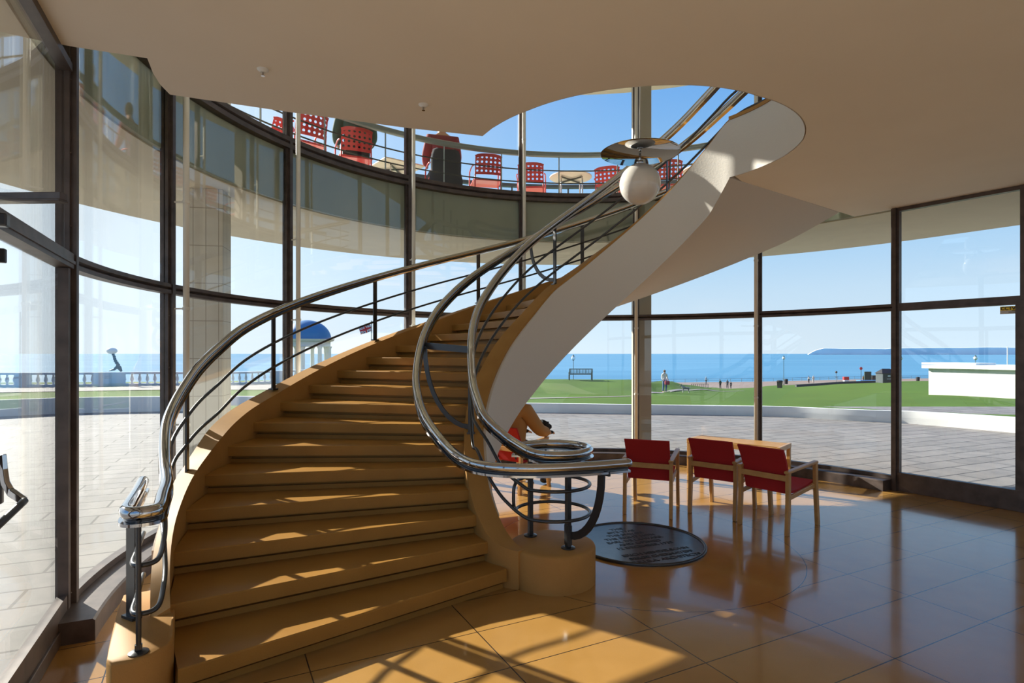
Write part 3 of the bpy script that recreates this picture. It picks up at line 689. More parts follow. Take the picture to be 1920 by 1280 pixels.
for sx in (-1, 1):
    MB().box((sx * (L_ / 2 - .02), 0, Z_ - .03), (.04, D_, .06)).build('end_rail', M_wood, tb, bevel=.004)
    for sy in (-1, 1): MB().box((sx * (L_ / 2 - .025), sy * (D_ / 2 - .03), (Z_ - .06) / 2), (.045, .055, Z_ - .06)).build('leg', M_wood, tb, bevel=.004)
for sy in (-1, 1): MB().box((0, sy * (D_ / 2 - .015), Z_ - .045), (L_ - .08, .024, .07)).build('side_rail', M_wood, tb, bevel=.003)
for k in range(13):
    MB().box((0, -D_ / 2 + .05 + k * (D_ - .1) / 12, Z_ - .012), (L_ - .08, .020, .024)).build('slat', M_wood, tb, bevel=.002)

# ------------------------------------------------------------------ people
BASE = dict(pelvis=(0, 0, .93), belly=(0, .01, 1.08), chest=(0, 0, 1.27), neck0=(0, -.01, 1.43), neck=(0, .005, 1.50), head=(0, .02, 1.585), crown=(0, .015, 1.66),
            sh=(.175, 0, 1.39), el=(.225, -.02, 1.13), wr=(.235, .06, .90), ha=(.235, .09, .82), hip=(.09, 0, .91), kn=(.10, .02, .50), an=(.10, -.01, .085), toe=(.11, .13, .03))
def skin_obj(name, verts, edges, m, parent, sub=1):
    me = bpy.data.meshes.new(name); me.from_pydata([v[0] for v in verts], edges, [])
    o = link(name, me, m, parent); md = o.modifiers.new('skin', 'SKIN'); md.use_smooth_shade = True
    for i, v in enumerate(verts):
        d = me.skin_vertices[0].data[i]; d.radius = (v[1], v[2] if len(v) > 2 else v[1]); d.use_root = (i == 0)
    s_ = o.modifiers.new('sub', 'SUBSURF'); s_.levels = sub; s_.render_levels = sub
    return o
def person(loc, rz, label, coat, legs, hair, pose=None, s=1.0, hat=None, shoes=None, group=None, sub=1, seat=False, long_coat=False, fingers=False, glove=None, bulk=1.0):
    J = dict(BASE); L = {}; R_ = {}
    for k, v in BASE.items():
        if k in ('sh', 'el', 'wr', 'ha', 'hip', 'kn', 'an', 'toe'): L[k] = v; R_[k] = (-v[0], v[1], v[2])
    for k, v in (pose or {}).items():
        if k.startswith('L_'): L[k[2:]] = v
        elif k.startswith('R_'): R_[k[2:]] = v
        else: J[k] = v
    r = empty('person', loc, rz); tag(r, label, 'person', group); r.scale = (s, s, s)
    V = [(J['pelvis'], .115, .09), (J['belly'], .11, .085), (J['chest'], .125, .09), (J['neck0'], .06, .055), (J['neck'], .047), (J['head'], .078, .092), (J['crown'], .06, .07)]
    E_ = [(0, 1), (1, 2), (2, 3), (3, 4), (4, 5), (5, 6)]
    for D in (L, R_):
        n = len(V); V += [(D['sh'], .052), (D['el'], .038), (D['wr'], .025), (D['ha'], .034, .018)]; E_ += [(3, n), (n, n + 1), (n + 1, n + 2), (n + 2, n + 3)]
        if fingers:
            hv = Vector(D['ha']); dv = (hv - Vector(D['wr'])).normalized(); sv = dv.cross(Vector((0, 0, 1))).normalized(); uv = sv.cross(dv).normalized()
            for i_, (off, ln_) in enumerate(((-.028, .060), (-.010, .075), (.010, .072), (.027, .055))):
                a_ = hv + sv * off + dv * .02; m1 = a_ + dv * ln_ * .5 - uv * .006; m2 = a_ + dv * ln_ * .9 - uv * .026
                q_ = len(V); V += [(tuple(a_), .011), (tuple(m1), .010), (tuple(m2), .0075)]; E_ += [(n + 3, q_), (q_, q_ + 1), (q_ + 1, q_ + 2)]
            a_ = hv - sv * .035 - dv * .015; q_ = len(V); V += [(tuple(a_), .012), (tuple(a_ - sv * .022 + dv * .035), .009)]; E_ += [(n + 3, q_), (q_, q_ + 1)]
        n = len(V); V += [(D['hip'], .085), (D['kn'], .058), (D['an'], .038), (D['toe'], .034, .028)]; E_ += [(0, n), (n, n + 1), (n + 1, n + 2), (n + 2, n + 3)]
    skin_obj('body', V, E_, M_skin, r, sub)
    # coat / jumper
    V = [(J['pelvis'], .145, .118), (J['belly'], .135, .11), (J['chest'], .15, .115), (J['neck0'], .078, .07)]; E_ = [(0, 1), (1, 2), (2, 3)]
    if long_coat:
        hp = Vector(J['pelvis']); V.append((tuple(hp - Vector((0, 0, .26))), .165, .13)); E_.append((0, 4))
    for D in (L, R_):
        n = len(V); V += [(D['sh'], .072), (D['el'], .056), (tuple(Vector(D['wr']) * .9 + Vector(D['el']) * .1), .044)]; E_ += [(3, n), (n, n + 1), (n + 1, n + 2)]
    V = [(v[0],) + tuple(x * bulk for x in v[1:]) for v in V]
    skin_obj('coat', V, E_, coat, r, sub)
    V = [(J['pelvis'], .122, .10)]; E_ = []
    for D in (L, R_):
        n = len(V); V += [(D['hip'], .098), (D['kn'], .070), (tuple(Vector(D['an']) + Vector((0, 0, .03))), .056)]; E_ += [(0, n), (n, n + 1), (n + 1, n + 2)]
    skin_obj('trousers', V, E_, legs, r, sub)
    for D in (L, R_):
        an = Vector(D['an']); to = Vector(D['toe']); d = (to - an); d.z = 0; d = d.normalized() if d.length > 1e-3 else Vector((0, 1, 0))
        skin_obj('shoe', [((an.x, an.y, an.z - .005), .048), (tuple(an - d * .04 + Vector((0, 0, -.045))), .038, .036), (tuple(to), .044, .034)], [(0, 1), (1, 2)], shoes or M_black, r, 1)
    hd = Vector(J['head']); cr = Vector(J['crown'])
    MB().sphere(tuple(hd + (cr - hd) * .45 + Vector((0, -.015, .01))), .105, 16, 12, (.86, .98, 1.0)).build('hair' if not hat else 'hat', hat or hair, r, smooth=True)
    if sub > 1:
        MB().lathe([(.017, 0), (.012, .02), (.004, .045)], tuple(hd + Vector((0, .085, -.02))), 8).build('nose', M_skin, r, smooth=True)
        for sx in (-1, 1): MB().sphere(tuple(hd + Vector((sx * .078, 0, -.01))), .02, 8, 6, (.4, 1, 1.4)).build('ear', M_skin, r, smooth=True)
    if glove:
        for D in (L, R_):
            hv = Vector(D['ha']); dv = (hv - Vector(D['wr'])).normalized()
            skin_obj('glove', [(tuple(hv - dv * .05), .034), (tuple(hv), .046, .028), (tuple(hv + dv * .05), .036, .02)], [(0, 1), (1, 2)], glove, r, 1)
    return r
SIT = dict(pelvis=(0, -.10, .50), belly=(0, -.09, .64), chest=(0, -.06, .85), neck0=(0, -.03, 1.01), neck=(0, .01, 1.07), head=(0, .05, 1.155), crown=(0, .06, 1.23),
           L_sh=(.175, -.04, .97), R_sh=(-.175, -.04, .97), L_el=(.235, .02, .71), R_el=(-.235, .02, .71), L_wr=(.20, .25, .66), R_wr=(-.20, .25, .66), L_ha=(.17, .32, .655), R_ha=(-.17, .32, .655),
           L_hip=(.095, -.06, .49), R_hip=(-.095, -.06, .49), L_kn=(.13, .38, .50), R_kn=(-.13, .38, .50), L_an=(.13, .40, .09), R_an=(-.13, .40, .09), L_toe=(.14, .53, .035), R_toe=(-.14, .53, .035))
def fab(n, c, r=.85): return mat(n, c, r)
m_tan = fab('tan_coat', (.42, .23, .085)); m_navy = fab('navy_cloth', (.012, .014, .03)); m_jean = fab('denim', (.06, .12, .26)); m_green = fab('dark_green_coat', (.012, .055, .045))
m_maroon = fab('maroon_jumper', (.20, .012, .03)); m_cream = fab('cream_coat', (.70, .64, .54)); m_grey = fab('grey_cloth', (.10, .10, .12)); m_hair = fab('brown_hair', (.06, .035, .02)); m_ghair = fab('grey_hair', (.45, .43, .40)); m_ltblue = fab('pale_blue_coat', (.45, .52, .62)); m_fur = fab('black_fur', (.006, .006, .007))
p1 = dict(SIT); p1.update(L_el=(.27, .12, .72), L_wr=(.22, .38, .665), L_ha=(.20, .45, .66), R_wr=(-.16, .30, .66), R_ha=(-.13, .37, .655), L_kn=(.13, .40, .50))
sit = person(W(.03, 4.28), rad(-39), 'person in a tan coat seated in the red armchair behind the stair newel', m_tan, m_navy, m_hair, p1, bulk=1.45, fingers=True, glove=m_fur, sub=2)
ch = empty('fur_bag', (0, 0, 0))
bag = MB().sphere((0, 0, 0), .10, 18, 12, (1.2, .8, .7))
bag.v = [(x * (1 + random.uniform(-.12, .2)), y * (1 + random.uniform(-.12, .2)), z * (1 + random.uniform(-.1, .35))) for x, y, z in bag.v]
bpy.data.objects.remove(ch)
bo_ = bag.build('fur_bag', m_fur); bo_.location = W(.235, 4.56, .425); tag(bo_, 'black shaggy bag on the lap of the person in the tan coat', 'bag')

# ------------------------------------------------------------------ balcony furniture and rails
br = empty('balcony_railing', P(2.8, 100, BAL)); tag(br, 'curved grey handrail with thin bars running along the balcony just outside the upper glass', 'railing')
bI = Matrix.Translation(-Vector(br.location))
def bp(mb, name, m, par=None, **k):
    o = mb.build(name, m, par or br, **k); o.matrix_parent_inverse = bI if par is None else Matrix.Identity(4); return o
M_grail = mat('grey_rail', (.22, .26, .27), .35, metal=.4)
bp(MB().tube([P(2.8, a, 3.0) for a in arc(0, 30, 200, 2.5)], .046, 10), 'top_rail', M_grail, smooth=True)
for z in (2.84, 2.715): bp(MB().tube([P(2.8, a, z) for a in arc(0, 30, 200, 2.5)], .011, 8), 'mid_rail', M_black, smooth=True)
for a in range(34, 200, 12): bp(MB().bar(P(2.8, a, BAL), P(2.8, a, 2.98), .018, .018, up=(1, 0, 0)), 'post', M_grail)
pr = empty('parapet_rail', P(3.85, 100, BAL)); tag(pr, 'dark blue outer rail at the far edge of the balcony behind the red chairs', 'railing')
bI2 = Matrix.Translation(-Vector(pr.location))
M_brail = mat('blue_grey_rail', (.06, .09, .13), .4, metal=.3)
o = MB().strip([P(3.85, a, 2.985) for a in arc(0, 30, 200, 2.5)], .10, .06).build('top_rail', M_brail, pr); o.matrix_parent_inverse = bI2
for a in range(30, 201, 10): o = MB().bar(P(3.85, a, BAL), P(3.85, a, 2.97), .03, .03, up=(1, 0, 0)).build('post', M_brail, pr); o.matrix_parent_inverse = bI2
def holes_panel(nx, ny, f, th, name, m, parent):
    vs = []; fs = []; idx = {}
    def vid(p):
        k = (round(p[0], 5), round(p[1], 5))
        if k not in idx: idx[k] = len(vs); vs.append(f(*k))
        return idx[k]
    dx, dy = 1 / nx, 1 / ny
    for i in range(nx):
        for j in range(ny):
            cx, cy = (i + .5) * dx, (j + .5) * dy
            outr = [(cx + dx / 2 * a, cy + dy / 2 * b) for a, b in ((1, 0), (1, 1), (0, 1), (-1, 1), (-1, 0), (-1, -1), (0, -1), (1, -1))]
            inn = [(cx + dx * .27 * cos(pi / 4 * k), cy + dy * .27 * sin(pi / 4 * k)) for k in range(8)]
            o_ = [vid(p) for p in outr]; i_ = [vid(p) for p in inn]
            for k in range(8): fs.append((o_[k], o_[(k + 1) % 8], i_[(k + 1) % 8], i_[k]))
    me = bpy.data.meshes.new(name); me.from_pydata(vs, [], fs); o = link(name, me, m, parent)
    sd_ = o.modifiers.new('thick', 'SOLIDIFY'); sd_.thickness = th; sd_.offset = 0
    return o
def make_red_chair():
    r = empty('perforated_chair')
    def back(u, v):
        x = (u - .5) * .44; z = .52 + v * .275 - (abs(u - .5) * 2) ** 4 * .03 * (v > .9); y = -.22 - .07 * v - .03 * (1 - (2 * u - 1) ** 2)
        return (x, y, z)
    holes_panel(6, 4, back, .004, 'backrest', M_red, r)
    MB().strip([back(k / 8, 0) for k in range(9)], .012, .04).strip([back(k / 8, 1.0) for k in range(9)], .012, .05).build('back_edge', M_red, r)
    holes_panel(6, 6, lambda u, v: ((u - .5) * .43, -.20 + v * .42, .44 + .012 * v), .004, 'seat', M_red, r)
    for sx in (-1, 1):
        MB().tube(catmull([(sx * .25, .22, 0), (sx * .25, .215, .45), (sx * .25, .205, .62), (sx * .25, .15, .66), (sx * .25, -.12, .66), (sx * .235, -.22, .65)], 5), .0115, 8).build('armrest', M_red, r, smooth=True)
        MB().tube([(sx * .22, -.26, 0), (sx * .215, -.21, .44), (sx * .21, -.24, .56)], .0115, 8).build('leg', M_red, r, smooth=True)
    MB().box((0, .01, .425), (.48, .40, .018)).build('seat_frame', M_red, r)
    return r
rc0 = make_red_chair(); first = True
def ucyl(u, R):
    d = Vector(((u - 960) / F, 1)); A_ = Vector((AX, AY)); a_ = d.dot(d); b_ = -2 * d.dot(A_); c_ = A_.dot(A_) - R * R
    t = (-b_ + sqrt(b_ * b_ - 4 * a_ * c_)) / (2 * a_); p = d * t; return p.x, p.y, degrees(atan2(p.y - AY, p.x - AX))
for (u, R, tw, lab) in ((500, 3.4, 20, 'leftmost red perforated balcony chair, only its arm clear of the ceiling edge'), (570, 3.05, -10, 'red perforated balcony chair nearest the left, empty, beside the person in green'),
                        (664, 3.06, -20, 'red perforated balcony chair with the person in the dark green coat in it'), (829, 3.15, -10, 'red perforated balcony chair under the person in the maroon jumper'),
                        (911, 3.05, -6, 'empty red perforated balcony chair right of the person in maroon'), (996, 3.20, -12, 'empty red perforated balcony chair left of the round balcony table'),
                        (1144, 3.30, -14, 'red perforated balcony chair half hidden by the pendant globe, right of the round table'), (1250, 3.22, 10, 'red perforated balcony chair seen through the stair rails right of the pendant globe')):
    x, y, a = ucyl(u, R); o = rc0 if first else copy_tree(rc0); first = False
    o.location = W(x, y, BAL); o.rotation_euler = (0, 0, rad(a - 90 + tw)); tag(o, lab, 'chair', 'red perforated chairs on the balcony')
def btable(u, R, round_, lab, rz=0):
    x, y, a = ucyl(u, R); t = empty('cafe_table', W(x, y, BAL), rad(rz)); tag(t, lab, 'table', 'cafe tables on the balcony')
    zt = .76
    if round_: MB().lathe([(.001, 0), (.37, 0), (.385, .01), (.385, .025), (.001, .025)], (0, 0, zt), 40).build('table_top', M_lam, t, auto=40)
    else: MB().box((0, 0, zt + .012), (.74, .74, .026)).build('table_top', M_lam, t, bevel=.01)
    for k in range(4):
        an = pi / 4 + k * pi / 2; c_, s_ = cos(an), sin(an)
        MB().tube([(c_ * .27, s_ * .27, 0), (c_ * .27, s_ * .27, zt - .05), (c_ * .24, s_ * .24, zt - .01)], .014, 10).build('leg', M_chrome, t, smooth=True)
        MB().bar((0, 0, zt - .03), (c_ * .27, s_ * .27, zt - .03), .02, .025).build('brace', M_dark, t)
btable(742, 3.58, False, 'square pale cafe table on the balcony between the two seated people', 38)
btable(1070, 3.40, True, 'round pale cafe table on the balcony left of the pendant globe')
btable(1322, 3.45, True, 'pale cafe table on the balcony, just showing above the stair string at right')
def bal_sit(u, R, tw, lab, coat, legs, hair, extra=None):
    x, y, a = ucyl(u, R); q_ = dict(SIT); q_.update(extra or {})
    return person(W(x, y, BAL), rad(a - 90 + tw), lab, coat, legs, hair, q_, s=1.14, bulk=1.25, sub=2)
bal_sit(666, 3.08, -20, 'person in a dark green coat seated on the balcony with their back to the glass', m_green, m_navy, m_ghair)
mp_ = bal_sit(829, 3.15, -10, 'person in a maroon jumper seated at the balcony table, navy coat hung behind', m_maroon, m_navy, m_hair)
cbk = MB()
cbk.sweep([[(-.24 * k_, -.34, z + .03), (-.16 * k_, -.385, z + .01), (-.05 * k_, -.375 - .02 * k_, z), (.07 * k_, -.395, z), (.17 * k_, -.38, z + .01), (.26 * k_, -.34, z + .03), (.25 * k_, -.31, z + .02), (.09 * k_, -.34, z), (-.07 * k_, -.335, z), (-.23 * k_, -.305, z + .03)] for z, k_ in ((.08, 1.15), (.2, 1.06), (.32, 1.1), (.45, .98), (.6, 1.0), (.72, .95), (.80, .85), (.83, .6))])
cb = cbk.build('coat_on_chair', m_navy, None, smooth=True); cb.location = mp_.location; cb.rotation_euler = mp_.rotation_euler
tag(cb, 'dark navy coat draped over the chair back behind the person in maroon', 'coat')

# ------------------------------------------------------------------ outside: terrace, wall, lawn, promenade, sea
tag(plate('terrace', [(-60, -40), (60, -40), (60, 11 * H), (-60, 11 * H)], -.25, -.012, M_pave, holes=[]), kind='structure')
WL = [(-30, -6), (-17, 1), (-12, 5.6), (-10, 7.75), (-8.205, 9.231), (-7.409, 9.75), (-6.083, 10.05), (-4, 10.25), (-2, 10.2), (.229, 9.908), (2.054, 9.643), (4.078, 9.31), (5.104, 8.64), (5.556, 8.405), (5.865, 8.12), (6.419, 7.297), (6.9, 6.2), (7.2, 4.5), (7.3, 0), (7.3, -6)]
def ytab(u, y): return y
wtop = [(-12, .27), (-5, .25), (0, .15), (3.5, .145), (5.5, .165), (6.4, .19), (8, .2)]
wc = [p.to_tuple() for p in catmull([(x, y, 0) for x, y in WL], 4)]
def off_pts(pts, d):
    out = []
    for i, p in enumerate(pts):
        a_, b_ = pts[max(i - 1, 0)], pts[min(i + 1, len(pts) - 1)]; t = Vector((b_[0] - a_[0], b_[1] - a_[1])).normalized(); out.append((p[0] - t.y * d, p[1] + t.x * d))
    return out
wo = off_pts(wc, .10); secs = []
for (x, y, z), (x2, y2) in zip(wc, wo):
    t = lerp_tab(wtop, x); xi, yi = x - (x2 - x) * .25, y - (y2 - y) * .25
    secs.append([W(x, y, -.1), W(x, y, t * .45), W(xi + (x - xi), yi + (y - yi), t * .46), W(x + (x2 - x) * .12, y + (y2 - y) * .12, t), W(x2, y2, t), W(x2, y2, -.1)])
tw_ = MB().sweep(secs).build('terrace_wall', M_kerb, auto=40); tag(tw_, kind='structure')
def wallY(u):
    k = (u - 960) / F; best = None
    for (x0, y0), (x1, y1) in zip(wo, wo[1:]):
        d0, d1 = x0 - k * y0, x1 - k * y1
        if d0 * d1 <= 0 and d0 != d1:
            t = d0 / (d0 - d1); y = y0 + (y1 - y0) * t
            if y > 0 and (best is None or y < best): best = y
    return best or 9.0
TT = {-900: [(14, 738), (17.4, 726), (30, 722)], 0: [(14, 738), (17.4, 726), (23, 722)], 300: [(14, 736), (18.3, 723), (24, 719)], 600: [(16, 738), (22, 713), (26, 712)], 800: [(16, 742), (24, 722), (30, 716)],
      920: [(14, 749), (20, 741), (23, 727), (27, 710), (29, 711), (34, 725)], 1180: [(14, 749), (20, 742), (23, 727), (27, 711), (29, 712), (34, 725)], 1250: [(14, 749), (24, 737), (28, 722), (32, 713), (34, 714), (40, 728)], 1300: [(14, 750), (24, 740), (32, 727), (36, 722), (40, 724), (60, 730)],
      1360: [(14, 751), (24, 741), (40, 732), (60, 729), (75, 728)], 1480: [(14, 756), (24, 745), (40, 735), (60, 727), (72, 724)], 1600: [(14, 762), (24, 745), (40, 732), (60, 721), (72, 718)],
      1740: [(12, 776), (20, 752), (30, 740), (60, 717), (75, 714)], 1920: [(11, 775), (15, 763), (27, 747), (60, 716), (75, 713)], 2900: [(11, 775), (15, 763), (27, 747), (60, 716), (75, 713)]}
TK = sorted(TT)
def gz(u, Y):
    def z_at(k):
        yw = wallY(k); xw = (k - 960) / F * yw
        tab = [(yw, lerp_tab(wtop, xw) - .004)] + [(y, 1 - (v - HV) * y / F) for y, v in TT[k] if y > yw + 1]
        return lerp_tab(tab, Y)
    u = min(max(u, TK[0]), TK[-1]); i = max(j for j in range(len(TK)) if TK[j] <= u)
    if i == len(TK) - 1: return z_at(TK[i])
    t = (u - TK[i]) / (TK[i + 1] - TK[i]); t = t * t * (3 - 2 * t); return z_at(TK[i]) * (1 - t) + z_at(TK[i + 1]) * t
us = list(range(-900, 2901, 20)); nY = 46
vs = []; fs = []
for u in us:
    y0 = wallY(u) - .04; y1 = lerp_tab([(-900, 24), (600, 26), (1180, 34), (1300, 60), (1360, 75), (2900, 75)], u)
    for j in range(nY):
        Y = y0 + (y1 - y0) * (j / (nY - 1)) ** 1.35; vs.append(W((u - 960) / F * Y, Y, gz(u, Y)))
for i in range(len(us) - 1):
    for j in range(nY - 1): fs.append((i * nY + j, (i + 1) * nY + j, (i + 1) * nY + j + 1, i * nY + j + 1))
lw = MB().add(vs, fs).build('lawn', M_grass, smooth=True); tag(lw, kind='structure')
def on_lawn(u, Y): return W((u - 960) / F * Y, Y, gz(u, Y))
def ribbon(name, pts, wd, m, lift=.006):
    secs = []
    c = [(u, Y) for u, Y in pts]
    fine = []
    for (u0, y0), (u1, y1) in zip(c, c[1:]):
        for k in range(12): fine.append((u0 + (u1 - u0) * k / 12, y0 + (y1 - y0) * k / 12))
    vs = []; fs = []
    for u, Y in fine:
        for s_ in (-.5, 0, .5): y = Y + s_ * wd; p = on_lawn(u, y); vs.append((p[0], p[1], p[2] + lift * H * (1 + Y / 20)))
    for i in range(len(fine) - 1):
        for k in range(2): fs.append((3 * i + k, 3 * i + 3 + k, 3 * i + 4 + k, 3 * i + 1 + k))
    return tag(MB().add(vs, fs).build(name, m, smooth=True), kind='structure')
ribbon('garden_path', [(900, 14.6), (985, 15.0), (1100, 16.8), (1190, 19.5), (1260, 25.2), (1340, 33), (1400, 40)], 1.0, M_path)
ribbon('promenade_path', [(-900, 15.9), (0, 15.9), (300, 16.8), (560, 19), (760, 22)], 3.0, M_path)
PZ = -3.2
fe = [(1180, 717.5), (1240, 717), (1430, 715), (1600, 711), (1740, 709), (1980, 707), (2900, 703)]
far = [((u - 960) / F * ((1 - PZ) * F / (v - HV)), (1 - PZ) * F / (v - HV)) for u, v in fe]
tag(plate('promenade', [((u - 960) / F * 56 * H, 56 * H) for u in (1180, 2900)] + [(x * H, y * H) for x, y in far[::-1]], (PZ - .6) * H, PZ * H, mat('promenade_shingle', (.27, .20, .17), .9, noise=(.22, .16, .135), nscale=2)), kind='structure')
sea = MB().add([(-40000, 18 * H, -5 * H), (40000, 18 * H, -5 * H), (40000, 60000, -5 * H), (-40000, 60000, -5 * H)], [(0, 1, 2, 3)]).build('sea', M_sea); tag(sea, kind='structure')
# sea-front fence
sf = empty('seafront_fence', W(far[0][0], far[0][1], PZ)); tag(sf, 'thin dark fence along the seaward edge of the distant promenade', 'fence'); sI = Matrix.Translation(-Vector(sf.location))
for z in (.22, .48): o = MB().tube([W(x, y - .3, PZ + z) for x, y in far], .035, 6).build('rail', M_grail, sf); o.matrix_parent_inverse = sI
pts_ = []
for (x0, y0), (x1, y1) in zip(far, far[1:]):
    n_ = max(1, int(hypot(x1 - x0, y1 - y0) / 1.8)); pts_ += [(x0 + (x1 - x0) * k / n_, y0 + (y1 - y0) * k / n_) for k in range(n_)]
for x, y in pts_[:95]: o = MB().bar(W(x, y - .3, PZ), W(x, y - .3, PZ + .5), .06, .06, up=(1, 0, 0)).build('post', M_grail, sf); o.matrix_parent_inverse = sI
# headlands
def headland(name, prof, D, m, depth=400):
    secs = []
    for u, v in prof:
        X = (u - 960) / F * D; z = max(1 + (HV - v) * D / F, -4)
        secs.append([W(X, D, -8), W(X, D, -8 + (z + 8) * .97), W(X * 1.002, D + depth * .05, z), W(X * 1.16, D + depth, z * .8), W(X * 1.17, D + depth * 1.1, -8)])
    return tag(MB().sweep(secs).build(name, m, auto=60), kind='structure')
m_far = mat('far_hills_haze_tint', (.93, .96, .98), 1, noise=(.84, .90, .95), nscale=.01, spec=0)  # aerial haze is painted in as a pale base colour
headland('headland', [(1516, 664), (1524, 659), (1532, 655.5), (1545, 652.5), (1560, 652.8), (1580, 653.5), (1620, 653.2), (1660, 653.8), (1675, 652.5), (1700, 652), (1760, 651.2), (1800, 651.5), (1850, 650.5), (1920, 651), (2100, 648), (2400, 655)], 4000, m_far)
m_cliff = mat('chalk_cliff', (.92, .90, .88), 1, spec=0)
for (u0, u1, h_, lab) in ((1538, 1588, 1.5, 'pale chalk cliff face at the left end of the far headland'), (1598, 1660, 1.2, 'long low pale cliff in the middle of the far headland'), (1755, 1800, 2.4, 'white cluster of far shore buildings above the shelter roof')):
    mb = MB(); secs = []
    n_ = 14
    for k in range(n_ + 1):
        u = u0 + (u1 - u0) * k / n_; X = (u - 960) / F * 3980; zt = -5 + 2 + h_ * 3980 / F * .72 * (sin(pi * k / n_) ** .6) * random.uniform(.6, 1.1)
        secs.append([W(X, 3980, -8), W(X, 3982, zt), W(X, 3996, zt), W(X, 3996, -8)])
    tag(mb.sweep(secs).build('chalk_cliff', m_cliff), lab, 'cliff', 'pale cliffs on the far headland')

# white flat-roofed shelter on the lawn at right
def ray(u, v, Y): return Vector(((u - 960) / F * Y, Y, 1 - (v - HV) * Y / F))
a_, b_ = ray(1741, 741, 30), ray(1915, 748, 26.5); dirv = (b_ - a_); dirv.z = 0; dn = dirv.normalized(); pn = Vector((-dn.y, dn.x, 0)); pn = pn if pn.y > 0 else -pn
zt = 1 - (690 - HV) * 30 / F
sh_ = empty('shelter', a_ * H); tag(sh_, 'long white flat-roofed seafront shelter standing on the lawn at right', 'building')
shI = Matrix.Translation(-Vector(sh_.location)); c1 = a_ + dn * 9
def quadloop(z, e): return [(a_ - dn * e - pn * e), (c1 + dn * e - pn * e), (c1 + dn * e + pn * (5 + e)), (a_ - dn * e + pn * (5 + e))]
mb = MB(); mb.sweep([[W(p.x, p.y, -2.4) for p in quadloop(0, 0)], [W(p.x, p.y, zt) for p in quadloop(0, 0)]]); o = mb.build('wall', mat('shelter_render', (.58, .57, .55), .7), sh_); o.matrix_parent_inverse = shI
mb = MB(); mb.sweep([[W(p.x, p.y, zt) for p in quadloop(0, .22)], [W(p.x, p.y, zt + .16) for p in quadloop(0, .22)]]); o = mb.build('roof', M_white, sh_); o.matrix_parent_inverse = shI
mb = MB(); mb.sweep([[W(p.x + 1.2, p.y + 2.2, zt + .16) for p in [a_, a_ + dn * 2.6, a_ + dn * 2.6 + pn * 2, a_ + pn * 2]], [W(p.x + 1.2, p.y + 2.2, zt + .26) for p in [a_, a_ + dn * 2.6, a_ + dn * 2.6 + pn * 2, a_ + pn * 2]]]); o = mb.build('roof_light', M_white, sh_); o.matrix_parent_inverse = shI

# lamp standards
def lamppost(u, vtop, Y, lab, base=PZ, rr=.06):
    x = (u - 960) / F * Y; zt = 1 - (vtop - HV) * Y / F; hgt = (zt - base) * H
    l = empty('lamp_post', W(x, Y, base)); tag(l, lab, 'lamp post', 'lamp posts along the promenade')
    MB().lathe([(rr * 1.8, 0), (rr * 1.8, .3), (rr, .4), (rr * .7, hgt - .9)], (0, 0, 0), 12).build('pole', M_green, l, auto=40)
    MB().sphere((0, 0, hgt - .55), .30, 16, 10).build('lantern', mat('lantern_glass', (.80, .85, .85), .3), l, smooth=True)
    MB().lathe([(.22, 0), (.12, .12), (.03, .30)], (0, 0, hgt - .32), 12).lathe([(.08, 0), (.2, .12)], (0, 0, hgt - .93), 12).build('finial', M_green, l, auto=40)
lamppost(1075, 664, 52, 'ornate lamp post rising behind the memorial bench, seen against the sea')
lamppost(1469.5, 666, 77, 'tall lamp post on the promenade right of the third window post from the right')
lamppost(1829, 665, 60, 'lamp post showing above the roof of the white shelter')
lamppost(1689.5, 667, 75, 'lamp post half hidden by the window post at the door')
# mast behind shelter
ms = MB().tube([W((1889 - 960) / F * 50, 50, -1), W((1889 - 960) / F * 50, 50, 1 + 13 * 50 / F)], .06, 8).build('flag_mast', M_white); tag(ms, 'slender white mast behind the white shelter at far right', 'mast')
# bench on the mound
bb = empty('park_bench', on_lawn(1088.5, 26.6), 0); tag(bb, 'dark slatted park bench on the grass mound facing the sea', 'bench')
for sx in (-1, 1):
    MB().bar((sx * .86, -.22, -.05), (sx * .86, -.25, .86), .06, .06, up=(1, 0, 0)).build('leg', M_green, bb)
    MB().bar((sx * .86, .25, -.05), (sx * .86, .25, .58), .06, .06, up=(1, 0, 0)).bar((sx * .86, -.25, .60), (sx * .86, .27, .60), .05, .05).build('leg', M_green, bb)
MB().box((0, .0, .42), (1.76, .5, .05)).build('seat', M_green, bb)
MB().box((0, -.25, .84), (1.76, .05, .07)).box((0, -.25, .50), (1.76, .05, .05)).build('back_rail', M_green, bb)
for k in range(15): MB().box((-.8 + k * .1143, -.25, .67), (.045, .025, .32)).build('back_slat', M_green, bb)
# people outside
wk = dict(L_toe=(.11, .15, .03), R_kn=(-.10, .10, .50), R_an=(-.10, .02, .085), L_an=(.10, -.08, .085), L_wr=(.20, .16, .95), L_ha=(.19, .21, .90))
def lawn_person(u, Y, rz, lab, *a, z=None, **k):
    p = on_lawn(u, Y) if z is None else W((u - 960) / F * Y, Y, z); return person((p[0], p[1], p[2]), rad(rz), lab, *a, **k)
lawn_person(1246, 24.2, 195, 'person in a cream coat and blue jeans on the lawn path carrying a red bag', m_cream, m_jean, m_hair, wk, s=.92, hat=mat('brown_hat', (.16, .08, .04), .9), long_coat=True)
x, y, z = on_lawn(1251, 23.9); rb = MB().box((0, 0, .17), (.30, .12, .26)).tube([(-.1, 0, .3), (-.06, 0, .45), (.06, 0, .45), (.1, 0, .3)], .012, 6).build('handbag', mat('red_leather', (.40, .03, .06), .5), bevel=.02); rb.location = (x, y, z + .55); tag(rb, 'dark red handbag held by the person in the cream coat', 'bag')
